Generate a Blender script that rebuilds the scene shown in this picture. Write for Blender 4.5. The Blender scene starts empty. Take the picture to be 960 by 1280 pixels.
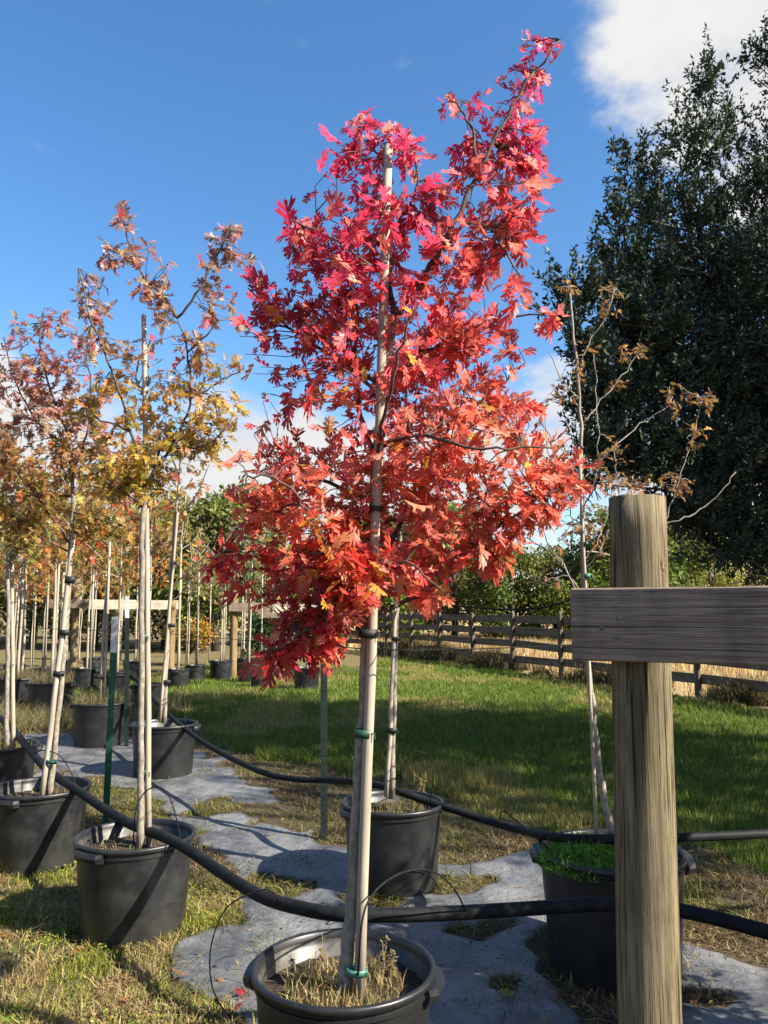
import bpy, math, random
import numpy as np
from mathutils import Vector, Matrix

SC = bpy.context.scene
R = math.radians
# ------------------------------------------------------------------ camera
F = 990.0; EYE = 1.62; PITCH = math.atan(125/990)
cam = bpy.data.objects.new('camera', bpy.data.cameras.new('camera'))
SC.collection.objects.link(cam)
cam.location = (0, 0, EYE); cam.rotation_euler = (R(90)+PITCH, 0, 0)
cam.data.sensor_fit = 'VERTICAL'; cam.data.sensor_height = 36; cam.data.lens = 36*F/1280
cam.data.clip_start = 0.05; cam.data.clip_end = 6000
SC.camera = cam
# ------------------------------------------------------------------ sky, sun, exposure
SUN_EL, SUN_AZ = 37.0, -25.0           # azimuth from +X, negative = towards the camera side
W = bpy.data.worlds.new('World'); SC.world = W; W.use_nodes = True
nt = W.node_tree; nt.nodes.clear()
def wn(t, **k):
    n = nt.nodes.new(t)
    for a, b in k.items(): setattr(n, a, b)
    return n
def wmath(op, a, b=None, clamp=False):
    n = wn('ShaderNodeMath', operation=op); n.use_clamp = clamp
    for i, v in enumerate((a, b)):
        if v is None: continue
        if hasattr(v, 'links'): nt.links.new(v, n.inputs[i])
        else: n.inputs[i].default_value = v
    return n.outputs[0]
def wrange(v, a, b, c=0., d=1.):
    n = wn('ShaderNodeMapRange', interpolation_type='SMOOTHSTEP')
    nt.links.new(v, n.inputs[0])
    for i, q in enumerate((a, b, c, d)): n.inputs[i+1].default_value = q
    return n.outputs[0]
sky = wn('ShaderNodeTexSky', sky_type='NISHITA')
sky.sun_disc = False; sky.sun_elevation = R(SUN_EL); sky.sun_rotation = R(90-SUN_AZ)
sky.air_density = 1.0; sky.dust_density = 0.4; sky.ozone_density = 2.6
tc = wn('ShaderNodeTexCoord')
sep = wn('ShaderNodeSeparateXYZ'); nt.links.new(tc.outputs['Generated'], sep.inputs[0])
def wnoise(scale, detail, rough, off, zs):
    mp = wn('ShaderNodeMapping'); mp.inputs['Scale'].default_value = (1, 1, zs); mp.inputs['Location'].default_value = off
    nt.links.new(tc.outputs['Generated'], mp.inputs[0])
    n = wn('ShaderNodeTexNoise'); n.inputs['Scale'].default_value = scale; n.inputs['Detail'].default_value = detail
    n.inputs['Roughness'].default_value = rough; nt.links.new(mp.outputs[0], n.inputs['Vector'])
    return n.outputs[0]
n1 = wnoise(4.2, 9, .56, (0.3, 1.7, 0.4), 1.7)
n2 = wnoise(1.6, 2, .5, (3.1, 0.2, 2.2), 1.3)
low = wmath('MULTIPLY', wrange(sep.outputs[2], -.02, .04), wrange(sep.outputs[2], .20, .36, 1, 0))
def blob(px, py, w):                                     # a cloud bank standing in one direction of the sky
    d = Vector(((px-480)/F, 1, 0)); c, s = math.cos(PITCH), math.sin(PITCH)
    u = (640-py)/F; d = Vector(((px-480)/F, c-u*s, s+u*c)).normalized()
    n = wn('ShaderNodeVectorMath', operation='DOT_PRODUCT'); nt.links.new(tc.outputs['Generated'], n.inputs[0]); n.inputs[1].default_value = d
    return wrange(n.outputs['Value'], math.cos(R(w)), math.cos(R(w*.35)))
b1 = blob(1100, -40, 18.5)
dens = wmath('ADD', n1, wmath('MULTIPLY', low, .33))
dens = wmath('ADD', dens, wmath('MULTIPLY', b1, .34))
dens = wmath('ADD', dens, wmath('MULTIPLY', wmath('SUBTRACT', n2, .5), .12))
mask = wrange(dens, .66, .84)
shade = wrange(n1, .40, .66, .62, 1.0)
ccol = wn('ShaderNodeMix', data_type='RGBA'); nt.links.new(shade, ccol.inputs[0])
ccol.inputs[6].default_value = (2.1, 2.25, 2.6, 1); ccol.inputs[7].default_value = (3.7, 3.68, 3.65, 1)
mx = wn('ShaderNodeMix', data_type='RGBA'); nt.links.new(mask, mx.inputs[0])
hs = wn('ShaderNodeHueSaturation'); hs.inputs['Saturation'].default_value = 1.22; hs.inputs['Value'].default_value = 1.0
nt.links.new(sky.outputs[0], hs.inputs['Color'])
nt.links.new(hs.outputs[0], mx.inputs[6]); nt.links.new(ccol.outputs[2], mx.inputs[7])
bg = wn('ShaderNodeBackground'); bg.inputs[1].default_value = 0.08
nt.links.new(mx.outputs[2], bg.inputs[0])
wo = wn('ShaderNodeOutputWorld'); nt.links.new(bg.outputs[0], wo.inputs[0])
sd = bpy.data.lights.new('sun', 'SUN'); sd.energy = 5.0; sd.angle = R(.53); sd.color = (1, .93, .80)
sun = bpy.data.objects.new('sun', sd); SC.collection.objects.link(sun)
sv = Vector((math.cos(R(SUN_EL))*math.cos(R(SUN_AZ)), math.cos(R(SUN_EL))*math.sin(R(SUN_AZ)), math.sin(R(SUN_EL))))
sun.rotation_euler = sv.to_track_quat('Z', 'Y').to_euler(); sun.location = sv*40
SC.view_settings.view_transform = 'Standard'; SC.view_settings.look = 'None'
SC.view_settings.exposure = 1.6; SC.view_settings.gamma = 1.0; SC.view_settings.use_curve_mapping = False
SC.cycles.transparent_max_bounces = 8; SC.cycles.max_bounces = 6

# ------------------------------------------------------------------ geometry helpers
rng = np.random.default_rng(7); random.seed(7)
CP, SP = math.cos(PITCH), math.sin(PITCH)
def g(y):
    y = np.asarray(y, float)
    return .3*(1-np.exp(-np.maximum(y-3.8, 0)/5.5))
def P(px, py, d):
    """the point seen at a photo pixel, at ground distance d in front of the camera"""
    a, b = (px-480)/F, (640-py)/F
    v = Vector((a, CP-b*SP, SP+b*CP)); v *= d/v.y
    return Vector((v.x, v.y, v.z+EYE))
def GP(px, py):
    d = 4.
    for _ in range(30):
        p = P(px, py, 1.); sl = p.z-EYE
        d = (float(g(d))-EYE)/sl
    return Vector((p.x*d, d, float(g(d))))
def PZ(px, py, z):
    """the point seen at a photo pixel, at height z"""
    p = P(px, py, 1.); return P(px, py, (z-EYE)/(p.z-EYE))
def proj(X, Y, Z):
    z = Z-EYE; f = Y*CP+z*SP; u = -Y*SP+z*CP
    return 480+F*X/f, 640-F*u/f
def vnoise(x, y, seed=0):
    x = np.asarray(x, float)+seed*17.3; y = np.asarray(y, float)+seed*5.1
    xi, yi = np.floor(x), np.floor(y); fx, fy = x-xi, y-yi
    fx = fx*fx*(3-2*fx); fy = fy*fy*(3-2*fy)
    h = lambda a, b: np.modf(np.abs(np.sin(a*127.1+b*311.7+seed*3.7)*43758.5453))[0]
    return (h(xi, yi)*(1-fx)+h(xi+1, yi)*fx)*(1-fy)+(h(xi, yi+1)*(1-fx)+h(xi+1, yi+1)*fx)*fy
def fbm(x, y, s=1., seed=0, o=4):
    t = 0; a = .5
    for i in range(o):
        t = t+a*vnoise(x*s, y*s, seed+i); s *= 2.03; a *= .5
    return t/(1-.5**o)
def inpoly(px, py, poly):
    r = np.zeros(np.shape(px), bool); n = len(poly); j = n-1
    for i in range(n):
        xi, yi = poly[i]; xj, yj = poly[j]
        c = ((yi > py) != (yj > py)) & (px < (xj-xi)*(py-yi)/((yj-yi) or 1e-9)+xi)
        r ^= c; j = i
    return r
ORG = {}
def origin(o): return ORG.get(o.name, Vector((0, 0, 0)))
def tag(o, label=None, cat=None, group=None, kind=None):
    if label: o['label'] = label
    if cat: o['category'] = cat
    if group: o['group'] = group
    if kind: o['kind'] = kind
    return o
def thing(name, loc, label, cat, group=None):
    o = bpy.data.objects.new(name, None); SC.collection.objects.link(o); o.empty_display_size = .1
    o.location = loc; ORG[o.name] = Vector(loc)
    return tag(o, label, cat, group)
def mk(name, V, Fc, mat, parent=None, col=None, smooth=False, org=None):
    """one mesh object from world-space vertices; V (n,3), Fc list of tuples or (m,k) array"""
    V = np.asarray(V, float).reshape(-1, 3)
    o0 = origin(parent) if parent else Vector(org or (0, 0, 0))
    V = V-np.array(o0)
    me = bpy.data.meshes.new(name)
    if isinstance(Fc, np.ndarray):
        m, k = Fc.shape
        me.vertices.add(len(V)); me.vertices.foreach_set('co', V.astype(np.float32).ravel())
        me.loops.add(m*k); me.loops.foreach_set('vertex_index', Fc.astype(np.int32).ravel())
        me.polygons.add(m); me.polygons.foreach_set('loop_start', np.arange(0, m*k, k, dtype=np.int32))
        me.update(calc_edges=True)
    else:
        me.from_pydata(V.tolist(), [], [tuple(f) for f in Fc])
    if col is not None:
        a = me.color_attributes.new('Col', 'FLOAT_COLOR', 'POINT')
        c = np.ones((len(V), 4), np.float32); c[:, :3] = col; a.data.foreach_set('color', c.ravel())
    if smooth: me.polygons.foreach_set('use_smooth', np.ones(len(me.polygons), bool))
    me.materials.append(mat)
    o = bpy.data.objects.new(name, me); SC.collection.objects.link(o)
    if parent:
        o.parent = parent; ORG[o.name] = o0
    else:
        o.location = o0; ORG[o.name] = o0
    return o
def copy_tree(o, loc=None, rz=0, s=1., parent=None, label=None):
    c = o.copy(); SC.collection.objects.link(c); c.parent = parent
    if loc is not None: c.location = loc; c.rotation_euler = (0, 0, rz); c.scale = (s,)*3 if not hasattr(s, '__len__') else s
    if label: c['label'] = label
    for ch in list(o.children): copy_tree(ch, parent=c)
    return c
def tube(pts, rad, n=6, cap=True):
    pts = [Vector(p) for p in pts]; k = len(pts)
    if not hasattr(rad, '__len__'): rad = [rad]*k
    elif len(rad) == 2: rad = [rad[0]+(rad[1]-rad[0])*i/(k-1) for i in range(k)]
    V = []; Fc = []; ref = None
    for i, p in enumerate(pts):
        t = (pts[min(i+1, k-1)]-pts[max(i-1, 0)]).normalized()
        if ref is None: ref = t.orthogonal().normalized()
        ref = (ref-t*ref.dot(t)); ref = ref.normalized() if ref.length > 1e-6 else t.orthogonal().normalized()
        b = t.cross(ref)
        for j in range(n):
            a = 2*math.pi*j/n; V.append(p+(ref*math.cos(a)+b*math.sin(a))*rad[i])
    for i in range(k-1):
        for j in range(n):
            j2 = (j+1) % n; Fc.append((i*n+j, i*n+j2, i*n+n+j2, i*n+n+j))
    if cap: Fc.append(tuple(range(n-1, -1, -1))); Fc.append(tuple(range((k-1)*n, k*n)))
    return V, Fc
def smoothpts(pts, sub=5):
    pts = [Vector(p) for p in pts]; out = []
    q = [2*pts[0]-pts[1]]+pts+[2*pts[-1]-pts[-2]]
    for i in range(1, len(q)-2):
        for s in range(sub):
            t = s/sub; p0, p1, p2, p3 = q[i-1:i+3]
            out.append(.5*((2*p1)+(p2-p0)*t+(2*p0-5*p1+4*p2-p3)*t*t+(3*p1-p0-3*p2+p3)*t**3))
    return out+[pts[-1]]
class Acc:
    def __init__(s): s.V = []; s.F = []
    def add(s, vf):
        o = len(s.V); s.V += [tuple(v) for v in vf[0]]; s.F += [tuple(i+o for i in f) for f in vf[1]]
        return s
def lathe(prof, n=40, c=(0, 0, 0), closed=False):
    V = []; Fc = []; k = len(prof)
    for r, z in prof:
        for j in range(n):
            a = 2*math.pi*j/n; V.append((c[0]+r*math.cos(a), c[1]+r*math.sin(a), c[2]+z))
    for i in range(k-1):
        for j in range(n):
            j2 = (j+1) % n; Fc.append((i*n+j, i*n+j2, i*n+n+j2, i*n+n+j))
    return V, Fc
def disc(r, z, c, n=40, dome=0.):
    V = [(c[0], c[1], c[2]+z+dome)]; Fc = []
    for i, q in enumerate((.5, 1.)):
        for j in range(n):
            a = 2*math.pi*j/n; V.append((c[0]+r*q*math.cos(a), c[1]+r*q*math.sin(a), c[2]+z+dome*(1-q*q)+(random.random()-.5)*.012))
    for j in range(n):
        j2 = (j+1) % n; Fc.append((0, 1+j, 1+j2)); Fc.append((1+j, 1+n+j, 1+n+j2, 1+j2))
    return V, Fc
def box(c, ax, ay, az, bev=.0):
    """box with half-axes ax, ay, az (vectors), edges bevelled by bev"""
    c, ax, ay, az = Vector(c), Vector(ax), Vector(ay), Vector(az)
    if bev <= 0:
        V = [c+ax*i+ay*j+az*k for i in (-1, 1) for j in (-1, 1) for k in (-1, 1)]
        return V, [(0, 1, 3, 2), (4, 6, 7, 5), (0, 4, 5, 1), (2, 3, 7, 6), (0, 2, 6, 4), (1, 5, 7, 3)]
    lx, ly, lz = 1-bev/ax.length, 1-bev/ay.length, 1-bev/az.length
    import bmesh
    bm = bmesh.new(); L = (ax.length, ay.length, az.length); m = Matrix((ax.normalized(), ay.normalized(), az.normalized())).transposed()
    vs = [bm.verts.new((i*L[0], j*L[1], k*L[2])) for i in (-1, 1) for j in (-1, 1) for k in (-1, 1)]
    for f in [(0, 1, 3, 2), (4, 6, 7, 5), (0, 4, 5, 1), (2, 3, 7, 6), (0, 2, 6, 4), (1, 5, 7, 3)]: bm.faces.new([vs[i] for i in f])
    bmesh.ops.bevel(bm, geom=list(bm.edges), offset=bev, segments=1, affect='EDGES')
    bm.verts.index_update(); V = [c+m @ v.co for v in bm.verts]; Fc = [tuple(v.index for v in f.verts) for f in bm.faces]; bm.free()
    return V, Fc

# ------------------------------------------------------------------ materials
ALB = .74                                  # one overall reflectance scale for every surface
class NB:
    def __init__(s, name):
        s.m = bpy.data.materials.new(name); s.m.use_nodes = True; s.t = s.m.node_tree; s.t.nodes.clear()
        s.out = s.n('ShaderNodeOutputMaterial'); s.co = s.n('ShaderNodeTexCoord')
    def n(s, ty, **k):
        q = s.t.nodes.new(ty)
        for a, b in k.items(): setattr(q, a, b)
        return q
    def l(s, a, b): s.t.links.new(a, b)
    def setin(s, sock, v):
        if hasattr(v, 'links'): s.l(v, sock)
        else: sock.default_value = (*v, 1) if hasattr(v, '__len__') and len(v) == 3 and sock.type == 'RGBA' else v
    def noise(s, scale, detail=6, rough=.6, stretch=(1, 1, 1), coord='Object', dist=0):
        mp = s.n('ShaderNodeMapping'); mp.inputs['Scale'].default_value = stretch; s.l(s.co.outputs[coord], mp.inputs[0])
        q = s.n('ShaderNodeTexNoise'); q.inputs['Scale'].default_value = scale; q.inputs['Detail'].default_value = detail
        q.inputs['Roughness'].default_value = rough; q.inputs['Distortion'].default_value = dist; s.l(mp.outputs[0], q.inputs['Vector'])
        return q.outputs[0]
    def rng(s, v, a, b, c=0., d=1., sm=True):
        q = s.n('ShaderNodeMapRange'); q.interpolation_type = 'SMOOTHSTEP' if sm else 'LINEAR'
        s.setin(q.inputs[0], v)
        for i, x in enumerate((a, b, c, d)): q.inputs[i+1].default_value = x
        return q.outputs[0]
    def mix(s, f, a, b, mode='MIX'):
        q = s.n('ShaderNodeMix', data_type='RGBA', blend_type=mode)
        s.setin(q.inputs[0], f); s.setin(q.inputs[6], a); s.setin(q.inputs[7], b); return q.outputs[2]
    def math(s, op, a, b=0.):
        q = s.n('ShaderNodeMath', operation=op); s.setin(q.inputs[0], a); s.setin(q.inputs[1], b); return q.outputs[0]
    def bump(s, h, strength=.4, dist=.01, prev=None):
        q = s.n('ShaderNodeBump'); q.inputs['Strength'].default_value = strength; q.inputs['Distance'].default_value = dist
        s.l(h, q.inputs['Height'])
        if prev is not None: s.l(prev, q.inputs['Normal'])
        return q.outputs[0]
    def bsdf(s, col, rough=.8, normal=None, spec=.3, **k):
        col = s.mix(1., col, (ALB,)*3, 'MULTIPLY'); q = s.n('ShaderNodeBsdfPrincipled'); s.setin(q.inputs['Base Color'], col); s.setin(q.inputs['Roughness'], rough)
        q.inputs['Specular IOR Level'].default_value = spec
        for a, b in k.items(): s.setin(q.inputs[a.replace('_', ' ')], b)
        if normal is not None: s.l(normal, q.inputs['Normal'])
        return q.outputs[0]
    def done(s, sh): s.l(sh, s.out.inputs[0]); return s.m
M = {}
def simple(name, c1, c2, scale=20, rough=.8, bump=.4, bd=.005, spec=.3, stretch=(1, 1, 1), lo=.35, hi=.65, **k):
    b = NB(name); n = b.noise(scale, 8, .62, stretch); n2 = b.noise(scale*.17, 4, .5, stretch)
    c = b.mix(b.rng(n, lo, hi), c1, c2); c = b.mix(b.rng(n2, .4, .7, 0, .35), c, tuple(x*.6 for x in c1))
    M[name] = b.done(b.bsdf(c, rough, b.bump(n, bump, bd), spec, **k)); return M[name]
simple('bark_young', (.20, .17, .13), (.38, .335, .27), 45, .85, .5, .003, stretch=(1, 1, .7))
simple('bark_dark', (.05, .04, .03), (.13, .11, .09), 30, .9, .6, .006, stretch=(1, 1, .4))
simple('twig', (.07, .045, .035), (.16, .11, .085), 40, .8, .3, .002)
simple('twig_pale', (.26, .22, .17), (.42, .37, .30), 40, .8, .3, .002)
simple('stake_wood', (.36, .30, .225), (.48, .42, .33), 30, .75, .35, .002, stretch=(1, 1, .08))
simple('hose_plastic', (.009, .010, .011), (.020, .021, .023), 25, .62, .15, .002, .12)
simple('tie_green', (.01, .06, .035), (.02, .10, .06), 60, .5, .2, .001, .4)
simple('tie_black', (.008, .010, .010), (.018, .022, .02), 60, .6, .2, .001, .4)
simple('tie_teal', (.04, .17, .12), (.08, .24, .17), 60, .5, .2, .001, .4)
simple('steel_green', (.012, .075, .045), (.02, .11, .068), 50, .45, .2, .001, .5)
simple('steel_dark', (.008, .016, .014), (.016, .03, .025), 50, .5, .2, .001, .5)
simple('paint_white', (.62, .62, .60), (.80, .80, .78), 40, .5, .2, .001, .5)
simple('potting_soil', (.035, .024, .016), (.10, .07, .045), 60, .95, 1., .01)
simple('screw_steel', (.10, .10, .11), (.22, .22, .23), 80, .45, .2, .001, Metallic=.8)

def pot_mat(name, dust):
    b = NB(name); n = b.noise(7, 7, .65); f = b.noise(90, 4, .6); st = b.noise(14, 5, .6, (1, 1, .15))
    sx = b.n('ShaderNodeSeparateXYZ'); b.l(b.co.outputs['Object'], sx.inputs[0])
    d = b.math('MULTIPLY', b.rng(n, .38, .75), dust)
    d = b.math('ADD', d, b.math('MULTIPLY', b.rng(sx.outputs[2], .0, .16, 1, 0), b.rng(st, .3, .7, .05, dust*.8)))
    d = b.math('ADD', d, b.math('MULTIPLY', b.rng(f, .60, .72), .16))
    c = b.mix(d, (.012, .013, .015), (.19, .175, .145))
    M[name] = b.done(b.bsdf(c, b.rng(n, .3, .7, .36, .5), b.bump(f, .12, .002), .5)); return M[name]
pot_mat('pot_plastic', .04); pot_mat('pot_plastic_dusty', .14); pot_mat('pot_inside_dust', .9)

def wood(name, c1, c2, c3, axis, crack=.5, sc=1., green=None, tr=1.):
    b = NB(name); s = [34*sc*tr]*3; s[axis] = 1.5*sc; s2 = [150*sc*tr]*3; s2[axis] = 3*sc
    a = b.noise(1, 8, .68, s, dist=.5); f = b.noise(1, 5, .65, s2); big = b.noise(8, 6, .62, (1, 1, .45))
    c = b.mix(b.rng(a, .32, .68), c1, c2); c = b.mix(b.rng(f, .56, .72, 0, crack), c, c3); 
    c = b.mix(b.rng(big, .42, .66, 0, .62), c, green or tuple(x*.65 for x in c1))
    s3 = [95*sc]*3; s3[axis] = 1.1*sc; ck = b.rng(b.noise(1, 3, .55, s3), .60, .68); c = b.mix(b.math('MULTIPLY', ck, crack), c, tuple(x*.35 for x in c3))
    a = b.math('SUBTRACT', a, b.math('MULTIPLY', ck, 1.2))
    h = b.math('SUBTRACT', a, b.math('MULTIPLY', b.rng(f, .56, .70), .9))
    M[name] = b.done(b.bsdf(c, .85, b.bump(h, .9, .008), .2)); return M[name]
wood('post_wood', (.13, .098, .052), (.30, .245, .145), (.05, .036, .02), 2, .85, 1.2, (.095, .078, .042))
wood('post_wood_far', (.22, .15, .07), (.36, .26, .13), (.14, .09, .05), 2, .6, .6)
wood('board_wood', (.25, .18, .125), (.50, .385, .285), (.10, .07, .048), 0, .6, 1.6, (.18, .14, .11), 3.)
wood('board_wood_sunlit', (.40, .32, .24), (.52, .44, .35), (.25, .19, .13), 0, .5, .8)  # lighter copy of the board wood, direct sun put into its colour
wood('fence_wood', (.13, .10, .07), (.25, .20, .15), (.03, .025, .02), 2, .6, .5)
wood('fence_rail_wood', (.17, .125, .085), (.31, .24, .175), (.03, .026, .022), 0, .6, .5)

def leaf_mat(name, src, trans=.45, rough=.5, spec=.35):
    b = NB(name)
    if src == 'attr': q = b.n('ShaderNodeAttribute', attribute_name='Col'); c = q.outputs['Color']
    else: q = b.n('ShaderNodeObjectInfo'); c = q.outputs['Color']
    n = b.noise(45, 3, .6); c = b.mix(b.rng(n, .4, .7, 0, .14), c, (.22, .07, .03) if 'green' not in name else (.05, .05, .015))
    p = b.bsdf(c, rough, None, spec); t = b.n('ShaderNodeBsdfTranslucent'); b.l(b.mix(1., c, (ALB,)*3, 'MULTIPLY'), t.inputs[0])
    m = b.n('ShaderNodeMixShader'); m.inputs[0].default_value = trans; b.l(p, m.inputs[1]); b.l(t.outputs[0], m.inputs[2])
    M[name] = b.done(m.outputs[0]); return M[name]
leaf_mat('leaf_crown', 'attr', .56, .42, .4); leaf_mat('leaf_single', 'obj', .56, .42, .4)
leaf_mat('evergreen_leaf_green', 'attr', .10, .55, .3)
leaf_mat('far_leaf_green', 'attr', .35, .6, .2)
leaf_mat('grass_green', 'attr', .35, .6, .2)

def ground_mat():
    b = NB('ground_soil_and_turf'); q = b.n('ShaderNodeAttribute', attribute_name='Col'); c = q.outputs['Color']
    n = b.noise(9, 9, .68); f = b.noise(70, 6, .7)
    c = b.mix(b.rng(n, .4, .68, 0, .55), c, (.10, .075, .042)); c = b.mix(b.rng(f, .45, .75, 0, .5), c, (.28, .22, .12))
    h = b.math('ADD', n, b.math('MULTIPLY', f, .4))
    M['ground'] = b.done(b.bsdf(c, .95, b.bump(h, .9, .03), .1))
ground_mat()
def fabric_mat():
    b = NB('woven_ground_fabric'); n = b.noise(3.2, 8, .65); f = b.noise(40, 6, .7); w = b.n('ShaderNodeTexWave'); w.inputs['Scale'].default_value = 160
    b.l(b.co.outputs['Object'], w.inputs[0])
    c = b.mix(b.rng(n, .35, .7), (.08, .084, .094), (.24, .24, .238))
    at = b.n('ShaderNodeAttribute', attribute_name='Col'); d = b.rng(b.math('ADD', b.math('ADD', b.math('MULTIPLY', n, .7), b.math('MULTIPLY', f, .55)), b.math('MULTIPLY', at.outputs['Fac'], .62)), .70, .96)
    c = b.mix(d, c, (.10, .075, .045)); c = b.mix(b.rng(f, .52, .72, 0, .7), c, (.075, .06, .042)); c = b.mix(b.rng(b.noise(150, 3, .6), .60, .72, 0, .6), c, (.05, .04, .03))
    nb = b.bump(w.outputs[1], .12, .001, b.bump(b.noise(7, 7, .65, (1, 1, 1), dist=1.2), .75, .03))
    M['fabric'] = b.done(b.bsdf(c, b.rng(n, .3, .7, .38, .55), nb, .5))
fabric_mat()

# ------------------------------------------------------------------ ground
FA, FB = Vector((10.32, 0, 0)), -.405      # fence line: x = 10.32 - .4*y (about)
def fence_x(y): return 10.36-.402*y
def fence_side(X, Y): return X-fence_x(Y)   # > 0 beyond the fence
FAB = [[(-60, 902), (130, 897), (262, 943), (335, 985), (405, 1050), (560, 1078), (690, 1060), (705, 1140), (655, 1185), (700, 1238), (770, 1310), (560, 1350), (280, 1350), (300, 1255), (245, 1245), (195, 1212), (250, 1165), (310, 1148), (300, 1100), (245, 1040), (170, 985), (60, 965), (-60, 950)],
       [(848, 1165), (905, 1185), (985, 1222), (1000, 1350), (835, 1350)]]
DIRT = [(280, 1012, 46, 11), (355, 1022, 40, 16), (430, 1035, 40, 22), (345, 1108, 46, 8), (470, 1122, 40, 8), (560, 1105, 50, 9), (640, 1228, 20, 11), (600, 1160, 40, 8), (880, 1245, 36, 10)]
def fabric_mask(X, Y):
    px, py = proj(X, Y, g(Y))
    k = 14; px = px+(fbm(X, Y, 5, 3, 6)-.5)*4.2*k; py = py+(fbm(X, Y, 5, 9, 6)-.5)*2.4*k
    m = np.zeros(np.shape(X), bool)
    for p in FAB: m |= inpoly(px, py, p)
    for cx, cy, rx, ry in DIRT: m &= ~(((px-cx)/rx)**2+((py-cy)/ry)**2 < 1)
    return m
LAWN = [(-400, 846), (200, 848), (260, 836), (330, 846), (440, 842), (560, 790), (1500, 790), (1500, 1180), (980, 1100), (880, 1065), (720, 1030), (640, 1030), (560, 1005), (470, 968), (330, 948), (255, 930), (235, 890), (-400, 870)]
WEED = [(-900, 1092), (0, 1078), (100, 1070), (130, 1120), (240, 1110), (300, 1135), (270, 1160), (190, 1205), (215, 1250), (300, 1262), (300, 1500), (-900, 1500)]
def zones(X, Y):
    px, py = proj(X, Y, g(Y)); px = px+(fbm(X, Y, 2.5, 5)-.5)*70; py = py+(fbm(X, Y, 2.5, 6)-.5)*34
    near = (Y > .3)
    lawn = inpoly(px, py, LAWN) & near & (fence_side(X, Y) < -.25)
    weed = inpoly(px, py, WEED) & near
    return lawn, weed
def build_ground():
    xs = np.concatenate([-np.geomspace(2500, 9.2, 26), np.arange(-9, 12.01, .14), np.geomspace(12.3, 2500, 26)])
    ys = np.concatenate([-np.geomspace(300, 1.2, 10), np.arange(-1, 26, .14), np.geomspace(26.5, 3500, 34)])
    X, Y = np.meshgrid(xs, ys); Z = g(Y)+(fbm(X, Y, 1.3, 2)-.5)*.02*np.clip((Y-1)/6, .2, 1)*(np.abs(X) < 14)
    Z = Z-.004
    ny, nx = X.shape
    lawn, weed = zones(X, Y); field = fence_side(X, Y) > 0
    col = np.zeros((ny, nx, 3)); col[:] = (.085, .066, .04)
    col[lawn] = (.10, .13, .028); col[weed] = (.11, .115, .035); col[field & (Y > 2)] = (.56, .40, .20)
    far = Y > 19; col[far & ~field] = (.20, .16, .07)
    idx = np.arange(nx*ny).reshape(ny, nx)
    Fq = np.stack([idx[:-1, :-1], idx[:-1, 1:], idx[1:, 1:], idx[1:, :-1]], -1).reshape(-1, 4)
    o = mk('ground', np.stack([X, Y, Z], -1), Fq, M['ground'], col=col.reshape(-1, 3), smooth=True); tag(o, kind='structure')
    c = .022; X, Y = np.meshgrid(np.arange(-4.2, 2.4, c), np.arange(2.0, 9.6, c)); m = fabric_mask(X+c/2, Y+c/2)
    f = m.astype(float)
    for _ in range(3): f = (f+np.roll(f, 1, 0)+np.roll(f, -1, 0)+np.roll(f, 1, 1)+np.roll(f, -1, 1))/5
    keep = f > .35; edge = np.clip((f-.4)/.6, 0, 1)
    Z = g(Y)+(fbm(X, Y, 3, 11)-.5)*.020-.012+.022*edge**.5
    ny, nx = X.shape; idx = np.arange(nx*ny).reshape(ny, nx)
    Fq = np.stack([idx[:-1, :-1], idx[:-1, 1:], idx[1:, 1:], idx[1:, :-1]], -1)[keep[:-1, :-1]]
    used = np.unique(Fq); rm = np.full(nx*ny, -1); rm[used] = np.arange(len(used))
    V = np.stack([X, Y, Z], -1).reshape(-1, 3)[used]; V[:, :2] += rng.normal(0, .004, (len(V), 2))
    dirt = np.clip(1.15-edge*1.5+(fbm(X, Y, 6, 91)-.5)*1.3, 0, 1).reshape(-1)[used]
    o = mk('weed_fabric', V, rm[Fq], M['fabric'], smooth=True, col=np.repeat(dirt[:, None], 3, 1)); tag(o, kind='structure')
build_ground()

# blades: bent narrow strips, one triangle or three
def blades(name, X, Y, h, w, lean, cols, label, cat, z0=None, seg=1, mat='grass_green', parent=None, base=None):
    n = len(X); a = rng.uniform(0, 2*np.pi, n); t = rng.uniform(0, 2*np.pi, n)
    Z = g(Y) if z0 is None else z0
    b = np.stack([X, Y, Z-.008], -1); wv = np.stack([np.cos(a), np.sin(a), 0*a], -1)*(w/2)[:, None]
    L = np.abs(rng.normal(0, 1, n))*lean*h; dv = np.stack([np.cos(t)*L, np.sin(t)*L, h], -1)
    if seg == 1:
        V = np.stack([b-wv, b+wv, b+dv], 1); Fq = np.arange(n*3).reshape(-1, 3); k = 3
    else:
        mid = b+dv*np.array([.35, .35, .62]); V = np.stack([b-wv, b+wv, mid+wv*.75, mid-wv*.75, b+dv], 1); k = 5
        i = (np.arange(n)*5)[:, None]; Fq = np.concatenate([i+np.array([[0, 1, 2]]), i+np.array([[0, 2, 3]]), i+np.array([[3, 2, 4]])])
    o = mk(name, V, Fq, M[mat], parent, col=np.repeat(cols, k, 0))
    if parent is None: tag(o, label, cat, kind='stuff')
    else: o['kind'] = 'stuff'
    return o
def frames_from(axis, normal):
    y = axis/np.linalg.norm(axis, axis=1, keepdims=True); z = normal-(normal*y).sum(1, keepdims=True)*y
    z /= np.linalg.norm(z, axis=1, keepdims=True)+1e-9; x = np.cross(y, z); return np.stack([x, y, z], -1)
def quad_leaves(p, ax, nm, ln, wd):
    rot = frames_from(ax, nm); B = np.array([(0, 0, 0), (.5, .45, .06), (0, 1, -.05), (-.5, .45, .06)])
    V = np.einsum('nij,nkj->nki', rot, B[None]*np.stack([wd, ln, ln], -1)[:, None, :])+p[:, None, :]
    return V, np.arange(len(p)*4).reshape(-1, 4)
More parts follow.
